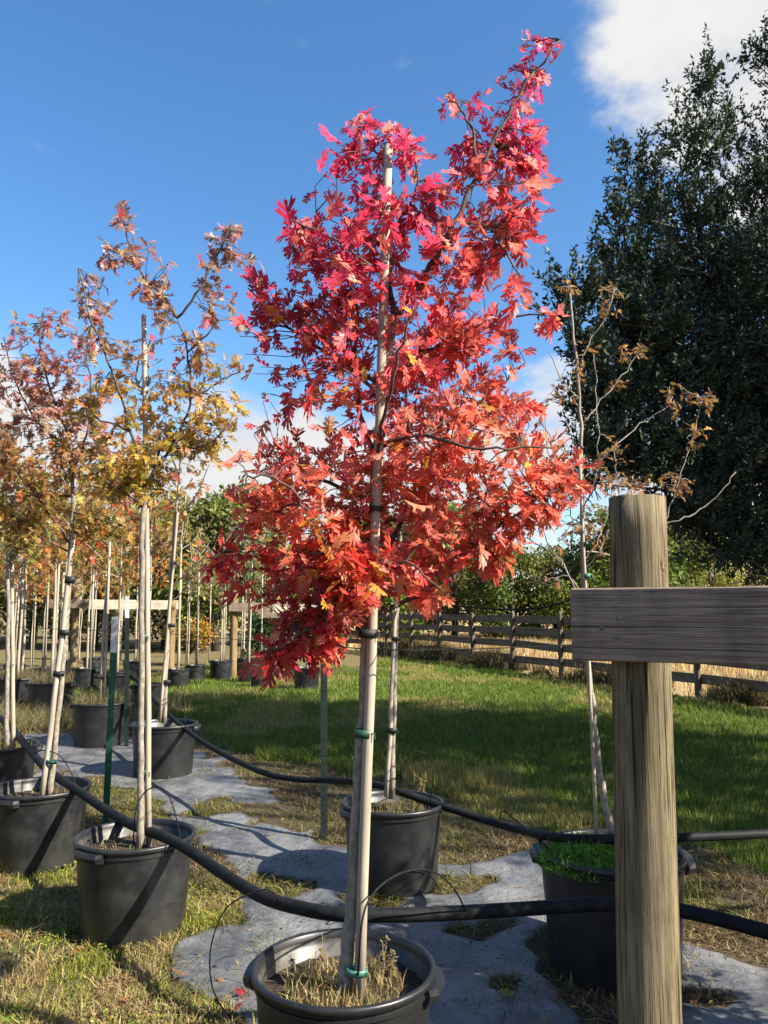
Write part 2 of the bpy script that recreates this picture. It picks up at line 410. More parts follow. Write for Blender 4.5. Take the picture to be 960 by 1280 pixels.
def pick(cs, n, jit=.25):
    c = np.array(cs)[rng.integers(0, len(cs), n)]; return c*np.exp(rng.normal(0, jit, (n, 1)))*np.exp(rng.normal(0, .07, (n, 3)))
def scatter_lawn():
    n = 900000; u = rng.random(n); Y = 4.6*np.exp(u*math.log(24/4.6)); X = rng.uniform(-1, 1, n)*(Y*.62+1.2)
    lawn, _ = zones(X, Y); keep = lawn & (rng.random(n) < .30+.6*fbm(X, Y, 1.7, 21)); X, Y = X[keep], Y[keep]; n = len(X)
    tuft = fbm(X, Y, 2.2, 33); h = (.035+.075*tuft**2)*rng.uniform(.6, 1.4, n)+.0012*Y
    edge = np.clip(1.3-np.abs(Y-6.5)/2.2, 0, 1)*(X < .9); h = h*(1+.9*edge*(tuft > .5))
    dry = (fbm(X, Y, .8, 41) > .60) | (rng.random(n) < .13)
    col = np.where(dry[:, None], pick([(.40, .36, .11), (.32, .27, .10), (.27, .28, .06)], n), pick([(.15, .23, .03), (.19, .26, .04), (.10, .17, .024)], n))
    blades('lawn_grass', X, Y, h, .004+.0007*Y, .55, col, 'green lawn grass between the potted trees and the board fence', 'grass')
    n = 420000; Y = rng.uniform(1.9, 5.6, n); X = rng.uniform(-3.8, .1, n); _, w = zones(X, Y)
    dens = fbm(X, Y, 3.2, 51); keep = w & (rng.random(n) < np.clip((dens-.30)*3.4, .12, 1)) & ~fabric_mask(X, Y); X, Y, dens = X[keep], Y[keep], dens[keep]; n = len(X)
    h = (.012+.05*rng.random(n)**2)*(.4+1.1*dens)+.06*(rng.random(n) < .012)
    tan = (fbm(X, Y, 4.5, 57)+rng.normal(0, .12, n)) > .53
    col = np.where(tan[:, None], pick([(.50, .38, .16), (.38, .28, .13), (.55, .46, .22), (.26, .15, .08)], n), pick([(.25, .28, .04), (.32, .32, .06), (.16, .21, .03), (.40, .36, .09)], n))
    blades('weedy_grass', X, Y, h, .0035+.003*rng.random(n), 1.1, col, 'yellow-green weedy grass beside the two pots with pale trunks', 'grass', seg=2)
    n = 26000; Y = rng.uniform(1.9, 5.2, n); X = rng.uniform(-3.0, .1, n); _, w = zones(X, Y); keep = w & (fbm(X, Y, 2.6, 95) > .52) & ~fabric_mask(X, Y); X, Y = X[keep], Y[keep]; n = len(X)
    p = np.stack([X, Y, g(Y)+rng.uniform(.004, .045, n)], -1); a = rng.normal(0, 1, (n, 3))*[1, 1, .35]
    V, Fq = quad_leaves(p, a, rng.normal(0, .4, (n, 3))+[0, 0, 1], rng.uniform(.012, .030, n), rng.uniform(.006, .014, n))
    o = mk('broadleaf_weeds', V, Fq, M['grass_green'], col=np.repeat(pick([(.24, .32, .04), (.16, .26, .03), (.34, .36, .07), (.42, .28, .12)], n), 4, 0)); tag(o, 'low leafy weeds mixed into the grass beside the dusty pot', 'weeds', kind='stuff')
    # dry clumps and litter over the fabric and along its edges
    n = 420000; Y = 2.0*np.exp(rng.random(n)*1.5); X = rng.uniform(-1, 1, n)*(.3+.52*Y); lawn, w = zones(X, Y); fm = fabric_mask(X, Y)
    d = fbm(X, Y, 3.6, 63); keep = ~w & ~lawn & (rng.random(n) < np.where(fm, np.clip((d-.56)*3, .012, .4), np.clip((d-.28)*3.2, .18, .95))); X, Y = X[keep], Y[keep]; n = len(X)
    h = .008+.045*rng.random(n)**3+.05*(rng.random(n) < .03); lv = fbm(X, Y, 1.5, 71)+rng.normal(0, .06, n) > .50
    col = np.where(lv[:, None], pick([(.13, .16, .03), (.20, .21, .045), (.26, .22, .08)], n), pick([(.30, .22, .10), (.20, .13, .065), (.10, .07, .04), (.38, .30, .15)], n))
    blades('dry_grass', X, Y, h, .004+.004*rng.random(n), 2.2, col, 'dry straw and dead weeds lying along the ground fabric', 'dry grass', seg=2)
    n = 9000; Y = 2.1*np.exp(rng.random(n)*1.4); X = rng.uniform(-1, 1, n)*(.2+.5*Y); fm = fabric_mask(X, Y); lawn, w = zones(X, Y); keep = (fm & (fbm(X, Y, 2.4, 77) > .46)) | (~fm & ~lawn & ~w); X, Y = X[keep], Y[keep]; n = len(X)
    p = np.stack([X, Y, g(Y)+.016+.006*rng.random(n)], -1); a = rng.normal(0, 1, (n, 3))*[1, 1, .12]; tw = rng.random(n) < .45
    V, Fq = quad_leaves(p, a, rng.normal(0, .25, (n, 3))+[0, 0, 1], np.where(tw, rng.uniform(.03, .11, n), rng.uniform(.01, .03, n)), np.where(tw, .004, rng.uniform(.006, .016, n)))
    o = mk('plant_litter', V, Fq, M['grass_green'], col=np.repeat(pick([(.16, .10, .05), (.30, .21, .10), (.09, .06, .035), (.38, .28, .15)], n), 4, 0)); tag(o, 'brown twigs and leaf crumbs strewn over the grey ground fabric', 'litter', kind='stuff')
    # tan hay field beyond the fence
    n = 60000; Y = rng.uniform(9, 42, n); X = rng.uniform(-4, 24, n); k = (fence_side(X, Y) > .35) & (np.abs(X) < Y*.56+2); X, Y = X[k], Y[k]; n = len(X)
    blades('hay_field_grass', X, Y, rng.uniform(.08, .42, n), .008+.0012*Y, .5, pick([(.66, .47, .23), (.58, .41, .19), (.70, .54, .28), (.46, .31, .15)], n), 'tan dry grass in the field beyond the board fence', 'dry grass')
    # rough weeds at the foot of the fence
    n = 26000; Y = rng.uniform(9, 27, n); X = fence_x(Y)+rng.normal(.12, .22, n); hh = fbm(X, Y, 1.2, 81); k = hh > .42; X, Y, hh = X[k], Y[k], hh[k]; n = len(X)
    blades('fence_weeds', X, Y, hh**2*rng.uniform(.4, 1.4, n)*.9, .007+.0008*Y, .6, pick([(.16, .12, .06), (.22, .16, .08), (.09, .09, .035), (.06, .07, .03)], n), 'rough dead weeds growing along the foot of the board fence', 'weeds')
    # dry weeds standing behind the left pots
    n = 9000; cx = rng.integers(0, 7, n); C = [(-4.6, 9.9), (-3.9, 10.2), (-5.2, 10.6), (-3.1, 9.6), (-3.3, 11.4), (-4.4, 11.8), (-5.9, 11.4)]
    C = np.array(C)[cx]; X = C[:, 0]+rng.normal(0, .22, n); Y = C[:, 1]+rng.normal(0, .22, n)
    blades('dry_brush', X, Y, rng.uniform(.08, .34, n), .009+0*X, 1.0, pick([(.24, .19, .09), (.17, .14, .07), (.20, .20, .07), (.30, .24, .13)], n), 'tangled brown dry brush between the pots behind the nursery trees', 'brush')
scatter_lawn()

# ------------------------------------------------------------------ board fence in the background
def build_fence():
    ys = [22.0+1.78*k for k in range(4, -8, -1)]           # post positions along the line, far to near
    pts = [Vector((fence_x(y), y, float(g(y)))) for y in ys]
    t = thing('board_fence', pts[5], 'weathered grey four board fence with round posts along the tan field', 'fence')
    rmesh = None; random.seed(3)
    for i, p in enumerate(pts):
        h = 1.30+random.uniform(-.03, .05); V, Fc = tube([p-Vector((0, 0, .25)), p+Vector((0, 0, h*.5)), p+Vector((random.uniform(-.02, .02), 0, h-.015)), p+Vector((0, 0, h))], [.056, .054, .052, .042], 10)
        mk('post', V, Fc, M['fence_wood'], t, smooth=False)
        if i == 0: continue
        q = pts[i-1]; dv = (q-p); nrm = Vector((-dv.y, dv.x, 0)).normalized()
        if nrm.y < 0: nrm = -nrm                               # rails nailed on the field side
        for k, zc in enumerate((1.19, .90, .61, .29)):
            j1, j2 = random.uniform(-.02, .02), random.uniform(-.02, .02)
            a = p+Vector((0, 0, zc+j1))+nrm*.066; b = q+Vector((0, 0, zc+j2))+nrm*.066
            ax = (b-a)/2; V, Fc = box((a+b)/2, ax*.995, nrm*.018, Vector((0, 0, .080)), .004)
            o = mk('rail', np.array([(0, 0, 0)]*len(V)), Fc, M['fence_rail_wood'], t)
            c = (a+b)/2; m = Matrix((ax.normalized(), nrm, Vector((0, 0, 1)))).transposed().to_4x4(); m.translation = c-origin(t)
            inv = Matrix((ax.normalized(), nrm, Vector((0, 0, 1))))
            for vi, v in enumerate(V): o.data.vertices[vi].co = inv @ (v-c)
            o.matrix_local = m
build_fence()

# ------------------------------------------------------------------ post-and-board frames
def frame(name, base, top, r, ba, bb, hb, tb, label, pmat, bmat, group=None, knots=(), lean=(0, 0)):
    t = thing(name, base, label, 'post', group)
    n = 28; k = 26; V = []; Fc = []; rr = random.Random(int(base.x*100))
    ph = [rr.uniform(0, 6.28) for _ in range(8)]
    for i in range(k+1):
        z = -.3+(top-base.z+.3)*i/k; u = (z)/(top-base.z)
        for j in range(n):
            a = 2*math.pi*j/n
            q = r*(1.05-.07*u+.012*math.sin(3*a+ph[0]+z)+.010*math.sin(7*a+ph[1]+z*1.3)+.007*math.sin(12*a+ph[2]-z*.7))
            zz = z+(rr.uniform(-.003, .002) if i == k else 0)
            V.append((base.x+q*math.cos(a)+lean[0]*u, base.y+q*math.sin(a)+lean[1]*u, base.z+zz))
    for i in range(k):
        for j in range(n): Fc.append((i*n+j, i*n+(j+1) % n, (i+1)*n+(j+1) % n, (i+1)*n+j))
    c = len(V); V.append((base.x+lean[0], base.y+lean[1], top-.004))
    for j in range(n): Fc.append((k*n+j, k*n+(j+1) % n, c))
    mk('post', V, Fc, M[pmat], t, smooth=True)
    ba, bb = Vector(ba), Vector(bb); ax = (bb-ba)/2; nr = Vector((ax.y, -ax.x, 0)).normalized()
    if nr.y > 0: nr = -nr
    cc = (ba+bb)/2; V, Fc = box((0, 0, 0), (ax.length, 0, 0), (0, tb/2, 0), (0, 0, hb/2), .004)
    # subdivide the board along its length for slight warp
    o = mk('board', np.array([(0, 0, 0)]*len(V)), Fc, M[bmat], t)
    m = Matrix((ax.normalized(), -nr, Vector((0, 0, 1)))).transposed().to_4x4(); m.translation = cc-origin(t); o.matrix_local = m
    for vi, v in enumerate(V): o.data.vertices[vi].co = v
    return t, m, o
# near post: centre about 2 m ahead; board nailed on its front face
pb = P(806, 1280, 2.0); pbase = Vector((pb.x, 2.0, 0)); ptop = P(797, 622, 2.0)
R0 = .0705
baL, baR = P(717, 782, 1.905), P(960, 780, 1.722); dv = (baR-baL); dv.z = 0; dvn = dv.normalized()
nr = Vector((dvn.y, -dvn.x, 0)); nr = -nr if nr.y > 0 else nr
zb = P(760, 781, 1.87).z
# put the board's plane just in front of the post
pc = Vector((ptop.x-.003, 2.0, 0)); tb = .042
off = (pc-Vector((baL.x, baL.y, 0))).dot(-nr)               # distance of the post axis behind the board plane
shift = off-(R0+.5*tb-.004)
cL = Vector((baL.x, baL.y, zb))-nr*shift
sL = (P(717, 782, cL.y).x)-cL.x
cL = cL+dvn*(sL/ (dvn.x+1e-6))*1.0
cR = cL+dvn*1.9
near_t, nm, nb = frame('wooden_post', pbase, ptop.z, R0, cL, cR, .176, tb, 'thick round wooden post with a dark weathered board nailed across its front', 'post_wood', 'board_wood', lean=(ptop.x-pbase.x, 0))
for (px, py) in ((772, 797), (752, 785), (773, 773)):
    q = P(px, py, 1.9); s = Acc()
    ld = (q-Vector((0, 0, EYE))); ld.z = 0
    # intersect the view ray with the board's front plane
    o0 = Vector((0, 0, EYE)); rd = (P(px, py, 1.)-o0); pl = cL+nr*(tb/2); tt = (pl-o0).dot(nr)/rd.dot(nr); hit = o0+rd*tt
    V, Fc = tube([hit-nr*.01, hit+nr*.0012, hit+nr*.0022], [.0052, .0052, .003], 10)
    mk('screw', V, Fc, M['screw_steel'], near_t)
# a knot on the post, a raised ring of grain round a dark eye
kp = P(826, 705, 1.95); kd = (Vector((kp.x, kp.y, 0))-Vector((pc.x, 2.0, 0))); kd.z = 0; kd.normalize(); kc = Vector((pc.x, 2.0, kp.z))+kd*(R0*.965)
side = Vector((-kd.y, kd.x, 0)); V = []; Fc = []
for i, (q, e) in enumerate(((1.5, -.004), (1.0, .004), (.62, .0045), (.35, .0008), (.0, .002))):
    for j in range(14):
        a = 2*math.pi*j/14; V.append(kc+side*(.0095*q*math.cos(a))+Vector((0, 0, .017*q*math.sin(a)))+kd*e)
for i in range(4):
    for j in range(14): Fc.append((i*14+j, i*14+(j+1) % 14, i*14+14+(j+1) % 14, i*14+14+j))
simple('knot_wood', (.10, .06, .03), (.24, .16, .08), 120, .85, .5, .002)
mk('knot', V, Fc, M['knot_wood'], near_t, smooth=True)

def far_frame(px, ytop, d, b0, b1, yb, bmat, label, dd=0.):
    b = P(px, 800, d); base = Vector((b.x, d, float(g(d)))); top = P(px, ytop, d).z
    A, B = P(b0, yb, d-.10+dd), P(b1, yb, d-.10-dd); A.z = B.z = P(px, yb, d).z
    return frame('wooden_post', base, top, .072, A, B, .175, .042, label, 'post_wood_far', bmat, 'board frames at the ends of the nursery rows')
far_frame(93, 724, 16.0, 58, 124, 755, 'board_wood', 'round tan post with a dark crossboard standing behind the leaning pale trunk')
far_frame(214, 752, 15.0, 112, 226, 756, 'board_wood_sunlit', 'round post with a pale sunlit crossboard beside the small yellow maple', -.7)
far_frame(292, 690, 16.5, 286, 352, 759, 'board_wood', 'round tan post with a dark crossboard right of the small yellow maple')
far_frame(410, 752, 17.0, 340, 424, 761, 'board_wood_sunlit', 'round post with a pale sunlit crossboard behind the lowest red leaves', -.7)
far_frame(346, 745, 18.5, 322, 372, 768, 'board_wood', 'short round post behind the row of small black pots')

# ------------------------------------------------------------------ nursery pots
def make_pot(c, D, H, label, group=None, soil=.09, mat='pot_plastic', rz=0., hand=True, n=48):
    t = thing('nursery_pot', c, label, 'pot', group); Rr = D/2; x, y, z = c
    rb = Rr*.86
    body = [(0, .004), (rb*.985, .0), (rb, .008), (rb+(Rr*.94-rb)*.5, H*.5), (Rr*.945, H*.885), (Rr*.97, H*.89), (Rr*.972, H*.915), (Rr*.95, H*.92), (Rr*.952, H*.945), (Rr*.935, H*.953)]
    V, Fc = lathe(body, n, (x, y, z)); o = mk('body', V, Fc, M[mat], t, smooth=True)
    o.data.set_sharp_from_angle(angle=R(35))
    V, Fc = lathe([(Rr*.93, H*.953), (Rr*.922, H*.90), (Rr*.912, H*.895), (Rr*.845, .02), (0, .02)], n, (x, y, z)); mk('inner_wall', V, Fc, M['pot_inside_dust'], t, smooth=True)
    rim = [(Rr*.925, H*.945), (Rr*.985, H*.945), (Rr*1.0, H*.955), (Rr*1.005, H*.985), (Rr*.99, H*1.0), (Rr*.955, H*1.0), (Rr*.935, H*.985), (Rr*.925, H*.945)]
    V, Fc = lathe(rim, n, (x, y, z)); mk('rim', V, Fc, M[mat], t, smooth=True)
    V, Fc = disc(Rr*.915, H-soil, (x, y, z), n, .012); mk('soil', V, Fc, M['potting_soil'], t, smooth=True)
    if hand:
        for s in (0, math.pi):
            V = []; Fc = []; w = .30; k = 8
            for i in range(k+1):
                a = rz+s-w+2*w*i/k; e = 1 if 0 < i < k else .25
                for (r_, zz) in ((.955, -.070), (.99+.085*e, -.062), (1.0+.095*e, -.040), (.99+.085*e, -.022), (.955, -.020)):
                    V.append((x+Rr*r_*math.cos(a), y+Rr*r_*math.sin(a), z+H+zz))
            for i in range(k):
                for j in range(5): Fc.append((i*5+j, i*5+(j+1) % 5, i*5+5+(j+1) % 5, i*5+5+j))
            Fc += [tuple(range(4, -1, -1)), tuple(range(k*5, k*5+5))]
            mk('handle', V, Fc, M[mat], t)
    return t
def pot_at(px, d, D, H, label, **k):
    gz = float(g(d)); c = Vector(((px-480)/F*(d*CP+(gz+H-EYE)*SP), d, gz))
    return c, make_pot(c, D, H, label, **k)
pA, _ = pot_at(430, 2.80, .610, .46, 'large black nursery pot holding the red oak tree', soil=.085, mat='pot_plastic', rz=R(-10))
pB, _ = pot_at(170, 4.27, .605, .46, 'dusty black nursery pot with the hose lying over its rim and a pale ringed trunk', soil=.08, mat='pot_plastic_dusty', rz=R(60))
pC, _ = pot_at(50, 5.20, .62, .46, 'black nursery pot holding the leaning pale trunk', soil=.08, mat='pot_plastic_dusty', rz=R(75))
pD, _ = pot_at(-2, 6.48, .60, .46, 'black nursery pot cut by the picture edge beside the pot with the leaning trunk', soil=.05, rz=R(20))
pE, _ = pot_at(206, 7.50, .605, .46, 'black nursery pot on the lawn edge behind the ringed pale trunk', soil=.09)
pF, _ = pot_at(491, 4.86, .605, .46, 'black nursery pot behind the red oak at the lawn edge', soil=.07, rz=R(35))
pG, _ = pot_at(763, 3.87, .68, .52, 'big black nursery pot with feathery green weeds behind the thick post', soil=.05, rz=R(-12))
GB = 'nursery pots in the back rows'
back_pots = [(126, 8.9, .60, .46, 'black pot with brown weeds beside the dark steel stake'), (64, 11.0, .62, .46, 'black pot full of dry brush behind the leaning pale trunk'), (22, 11.6, .62, .46, 'black pot standing left of the pot full of dry brush')]
BP = [pot_at(a, b, c, d, e, group=GB, soil=.04)[0] for a, b, c, d, e in back_pots]
protoS = None
small = [(246, 15.8), (277, 16.2), (312, 15.6), (327, 14.6), (384, 14.2), (186, 11.6), (224, 14.6), (110, 14.0), (148, 13.6), (20, 15.5), (55, 15.0), (84, 16.5), (305, 17.2), (356, 17.0), (170, 16.0), (118, 17.5)]
SPOS = []
for i, (px, d) in enumerate(small):
    p = P(px, 800, d); c = Vector((p.x, d, float(g(d))))
    SPOS.append(c); s = .9+.25*((i*37) % 10)/10
    if protoS is None: protoS = make_pot(c, .44, .36, 'small black nursery pot standing in the back rows', group=GB, soil=.03, n=20, mat='pot_plastic_dusty'); protoS.scale = (s,)*3
    else: copy_tree(protoS, c, i*1.3, s)

# ------------------------------------------------------------------ leaves
def oak_leaf(seed, curl, fold, slim=1.):
    r = random.Random(seed); V = []; T = []
    ts = [.14, .36, .62, .84]; mids = []; sins = {}
    def z(x, y): return -curl*y*y+fold*abs(x)+.10*math.sin(y*8+seed)*x
    def v(x, y): V.append((x, y, z(x, y))); return len(V)-1
    p0, p1 = v(-.008, 0), v(.008, 0)
    for i, t in enumerate(ts): mids.append(v(0, t))
    for sd in (-1, 1):
        for i, t in enumerate(ts):
            c = .022 if i == 0 else .05*slim
            sins[sd, i, 0] = v(sd*c, t-.035); sins[sd, i, 1] = v(sd*c, t+.035)
    T += [(p0, p1, mids[0])]
    lob = [(.36, .21), (.71, .38), (.99, .29)]
    for sd in (-1, 1):
        for i in range(3):
            ty, tx = lob[i]; tx *= slim*r.uniform(.85, 1.15); ty += r.uniform(-.04, .04)
            a = v(sd*tx, ty-.05); nt_ = v(sd*tx*.68, ty-.055); b = v(sd*tx*.66, ty+.075); k0 = v(sd*tx*.80, ty-.145)
            s0, s1, m0, m1 = sins[sd, i, 1], sins[sd, i+1, 0], mids[i], mids[i+1]; e = sins[sd, i, 0]
            tri = [(m0, e, s0), (m0, s0, m1), (m1, s0, s1), (s0, k0, nt_), (k0, a, nt_), (s0, nt_, s1), (nt_, b, s1)]
            T += tri if sd > 0 else [(q[0], q[2], q[1]) for q in tri]
    tip = v(0, 1.06); l, rr = v(-.07*slim, .98), v(.07*slim, .98)
    T += [(mids[3], sins[1, 3, 0], sins[1, 3, 1]), (mids[3], sins[-1, 3, 1], sins[-1, 3, 0]), (mids[3], sins[1, 3, 1], rr), (mids[3], rr, tip), (mids[3], tip, l), (mids[3], l, sins[-1, 3, 1])]
    return np.array(V), np.array(T)
LV = [oak_leaf(i, c, f, s) for i, (c, f, s) in enumerate([(.15, .30, 1), (.45, .2, .95), (-.3, .4, 1.0), (.8, .3, .9), (.3, -.35, 1), (.7, .7, .85), (.05, .12, 1.05), (-.6, .5, .8)])]
LBASE = np.stack([v for v, _ in LV]); LTRI = LV[0][1]
def leaf_batch(name, pos, rot, size, var, col, parent, mat='leaf_crown', kind='stuff'):
    B = LBASE[var]*size[:, None, None]; V = np.einsum('nij,nkj->nki', rot, B)+pos[:, None, :]
    nv = B.shape[1]; T = (np.arange(len(pos))*nv)[:, None, None]+LTRI[None]
    o = mk(name, V, T.reshape(-1, 3), M[mat], parent, col=np.repeat(col, nv, 0))
    if kind: o['kind'] = kind
    return o
LEAF_MESH = []
for i, (v, t) in enumerate(LV):
    me = bpy.data.meshes.new('oak_leaf'); me.from_pydata(v.tolist(), [], t.tolist()); me.materials.append(M['leaf_single']); LEAF_MESH.append(me)

def nursery_tree(name, label, group, d, trunk, tr, branches, blobs, leaf, per, colfn, bark='bark_young', twigm='twig', nind=0, depth=1., seed=1, blobd=None, tw=.0035):
    """trunk: [(px,py)], branches: [[(px,py,dd)...]], blobs: (px,py,rx,ry,clusters[,dd])"""
    r = np.random.default_rng(seed); rp = random.Random(seed)
    tp = smoothpts([P(a, b, d+(q[0] if q else 0)) for a, b, *q in trunk], 5)
    base = tp[0].copy(); t = thing(name, base, label, 'tree', group)
    nn = len(tp); tp2 = [p+Vector((rp.gauss(0, .0025), rp.gauss(0, .0025), 0)) for p in tp]; tp2[0] = tp2[0]-Vector((0, 0, .06))
    V, Fc = tube(tp2, [tr[0]*(1+.25*math.exp(-i/2.))+(tr[1]-tr[0])*i/(nn-1) for i in range(nn)], 12); mk('trunk', V, Fc, M[bark], t, smooth=True)
    samples = [(p, tr[1]) for p in tp[int(nn*.55):]]
    for br in branches:
        pts = smoothpts([P(a, b, d+(q[0] if q else 0)) for a, b, *q in br], 5)
        pts = [p+Vector((rp.gauss(0, .004), rp.gauss(0, .006), rp.gauss(0, .004))) if 0 < i < len(pts)-1 else p for i, p in enumerate(pts)]
        r0 = min(tr[1]*.8, .003+.0075*sum((pts[i]-pts[i+1]).length for i in range(len(pts)-1)))
        V, Fc = tube(pts, [r0, tw*.8], 8); mk('branch', V, Fc, M[twigm], t, smooth=True)
        samples += [(p, r0) for p in pts[2:]]
    S = np.array([s[0] for s in samples]); acc = Acc(); L = dict(p=[], a=[], n=[], s=[], c=[], z=[])
    for bl in blobs:
        bx, by, rx, ry, k = bl[:5]; dd0 = bl[5] if len(bl) > 5 else 0.
        for _ in range(k):
            while True:
                u, v, w = r.uniform(-1, 1, 3)
                if u*u+v*v+w*w < 1: break
            dep = d+dd0+w*depth*max(rx, 28)/F*d*1.5
            c = P(bx+u*rx, by+v*ry, dep)
            cv = np.array(c); dist = np.linalg.norm(S-cv, axis=1)+np.where(S[:, 2] > cv[2]+.05, .25, 0); s = Vector(S[int(dist.argmin())])
            mid = s.lerp(c, .5)+Vector((r.normal(0, .02), r.normal(0, .02), -.03*(c-s).length))
            pts = [s, s.lerp(mid, .5)+Vector((0, 0, .01)), mid, c]
            acc.add(tube(pts, [tw*.75, tw*.35], 4, False))
            dirv = (c-mid).normalized()
            for q in range(per if per > 1 else 1):
                f = r.uniform(-.35, 1.0); pp = mid.lerp(c, f)+Vector(r.normal(0, leaf*.16, 3)); rad = np.array(r.normal(0, 1, 3)); rad /= np.linalg.norm(rad)
                ax = .45*np.array(dirv)+.9*rad+np.array([0, 0, -.38]); nm = np.array([0, 0, 1.])+r.normal(0, .62, 3)
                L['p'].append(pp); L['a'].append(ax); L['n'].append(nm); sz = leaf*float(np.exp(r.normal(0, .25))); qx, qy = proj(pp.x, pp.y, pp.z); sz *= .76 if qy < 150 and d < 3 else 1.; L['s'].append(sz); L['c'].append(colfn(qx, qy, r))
    if acc.V: o = mk('twigs', acc.V, acc.F, M[twigm], t); o['kind'] = 'stuff'
    p = np.array([tuple(x) for x in L['p']]); rot = frames_from(np.array(L['a']), np.array(L['n'])); s = np.array(L['s']); col = np.array(L['c']); var = r.integers(0, 8, len(p))
    ind = np.zeros(len(p), bool)
    if nind:
        cv = np.array([0, 0, EYE]); vd = p-cv; dist = np.linalg.norm(vd, axis=1); vis = np.abs((rot[:, :, 2]*vd).sum(1)/dist)*(s/dist)**2
        # nearest leaves hide the others: keep the front-most half as candidates
        fr = p[:, 1] < np.quantile(p[:, 1], .45); sc = np.where(fr, vis, vis*.2); ind[np.argsort(-sc)[:nind]] = True
        for i in np.where(ind)[0]:
            o = bpy.data.objects.new('leaf', LEAF_MESH[var[i]]); SC.collection.objects.link(o); o.parent = t
            m = Matrix(rot[i].tolist()).to_4x4()@Matrix.Scale(float(s[i]), 4); m.translation = Vector(p[i])-base; o.matrix_local = m
            o.color = (*[float(x) for x in col[i]], 1)
    k = ~ind
    leaf_batch('crown', p[k], rot[k], s[k], var[k], col[k], t)
    return t
def ramp(t, stops):
    t = min(max(t, stops[0][0]), stops[-1][0])
    for (a, c), (b, e) in zip(stops, stops[1:]):
        if t <= b: u = (t-a)/(b-a); return np.array(c)*(1-u)+np.array(e)*u
    return np.array(stops[-1][1])
def jit(c, r, a=.32): return np.clip(c*np.exp(r.normal(0, a))*np.exp(r.normal(0, .10, 3)), 0, 1.)

# ---- the red oak
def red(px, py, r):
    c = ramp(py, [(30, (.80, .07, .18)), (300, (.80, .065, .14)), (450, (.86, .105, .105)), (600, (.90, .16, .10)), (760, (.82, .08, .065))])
    if px > 540 and py > 200: c = c*.55+np.array((.86, .19, .11))*.45  # sunlit right side of the crown, put into the leaf colour as orange
    if px < 400 and py < 560: c = c*.6+np.array((.42, .015, .05))*.4  # shaded left side, painted as darker crimson leaves
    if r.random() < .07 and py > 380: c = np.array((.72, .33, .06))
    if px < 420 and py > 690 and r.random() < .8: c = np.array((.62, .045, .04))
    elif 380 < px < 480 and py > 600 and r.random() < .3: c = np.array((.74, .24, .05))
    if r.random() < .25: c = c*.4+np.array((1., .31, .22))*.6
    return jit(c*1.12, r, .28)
RB = [[(490, 400), (530, 345, -.05), (575, 265, -.08), (625, 160, -.1), (665, 95, -.1), (702, 50, -.1)],
      [(490, 405), (488, 330), (490, 255), (474, 195, .03), (455, 160, .05)],
      [(470, 572), (450, 520), (444, 450, .05), (446, 385, .08), (420, 325, .1), (395, 265, .1)],
      [(462, 745), (500, 655, .1), (540, 565, .15), (600, 500, .2), (640, 470, .2)],
      [(463, 770), (535, 738, .05), (575, 700, .05), (625, 655, 0), (700, 610, -.05)],
      [(461, 742), (420, 700, -.1), (385, 640, -.2), (350, 600, -.25), (310, 595, -.25)],
      [(461, 778), (425, 765, -.05), (390, 782, -.1), (345, 812, -.12)],
      [(468, 630), (400, 600, .1), (340, 620, .15), (290, 690, .15)],
      [(478, 480), (410, 440, .1), (350, 400, .15), (310, 360, .15)],
      [(480, 455), (550, 430, .1), (620, 400, .15), (692, 390, .1)],
      [(471, 560), (520, 545, -.15), (600, 560, -.25), (690, 560, -.25)],
      [(470, 580), (480, 520, -.2), (500, 440, -.35), (520, 380, -.4)],
      [(462, 725), (505, 700, -.2), (555, 740, -.3)], [(492, 355), (420, 300, -.1), (365, 275, -.12)],
      [(560, 292, -.07), (605, 282, -.05), (650, 345, -.05)], [(600, 215, -.09), (585, 150, -.05), (560, 120, 0)], [(489, 290), (520, 240), (518, 190)],
      [(476, 500), (455, 470, .25), (430, 400, .4), (425, 350, .45)], [(465, 660), (520, 640, .25), (570, 610, .4)]]
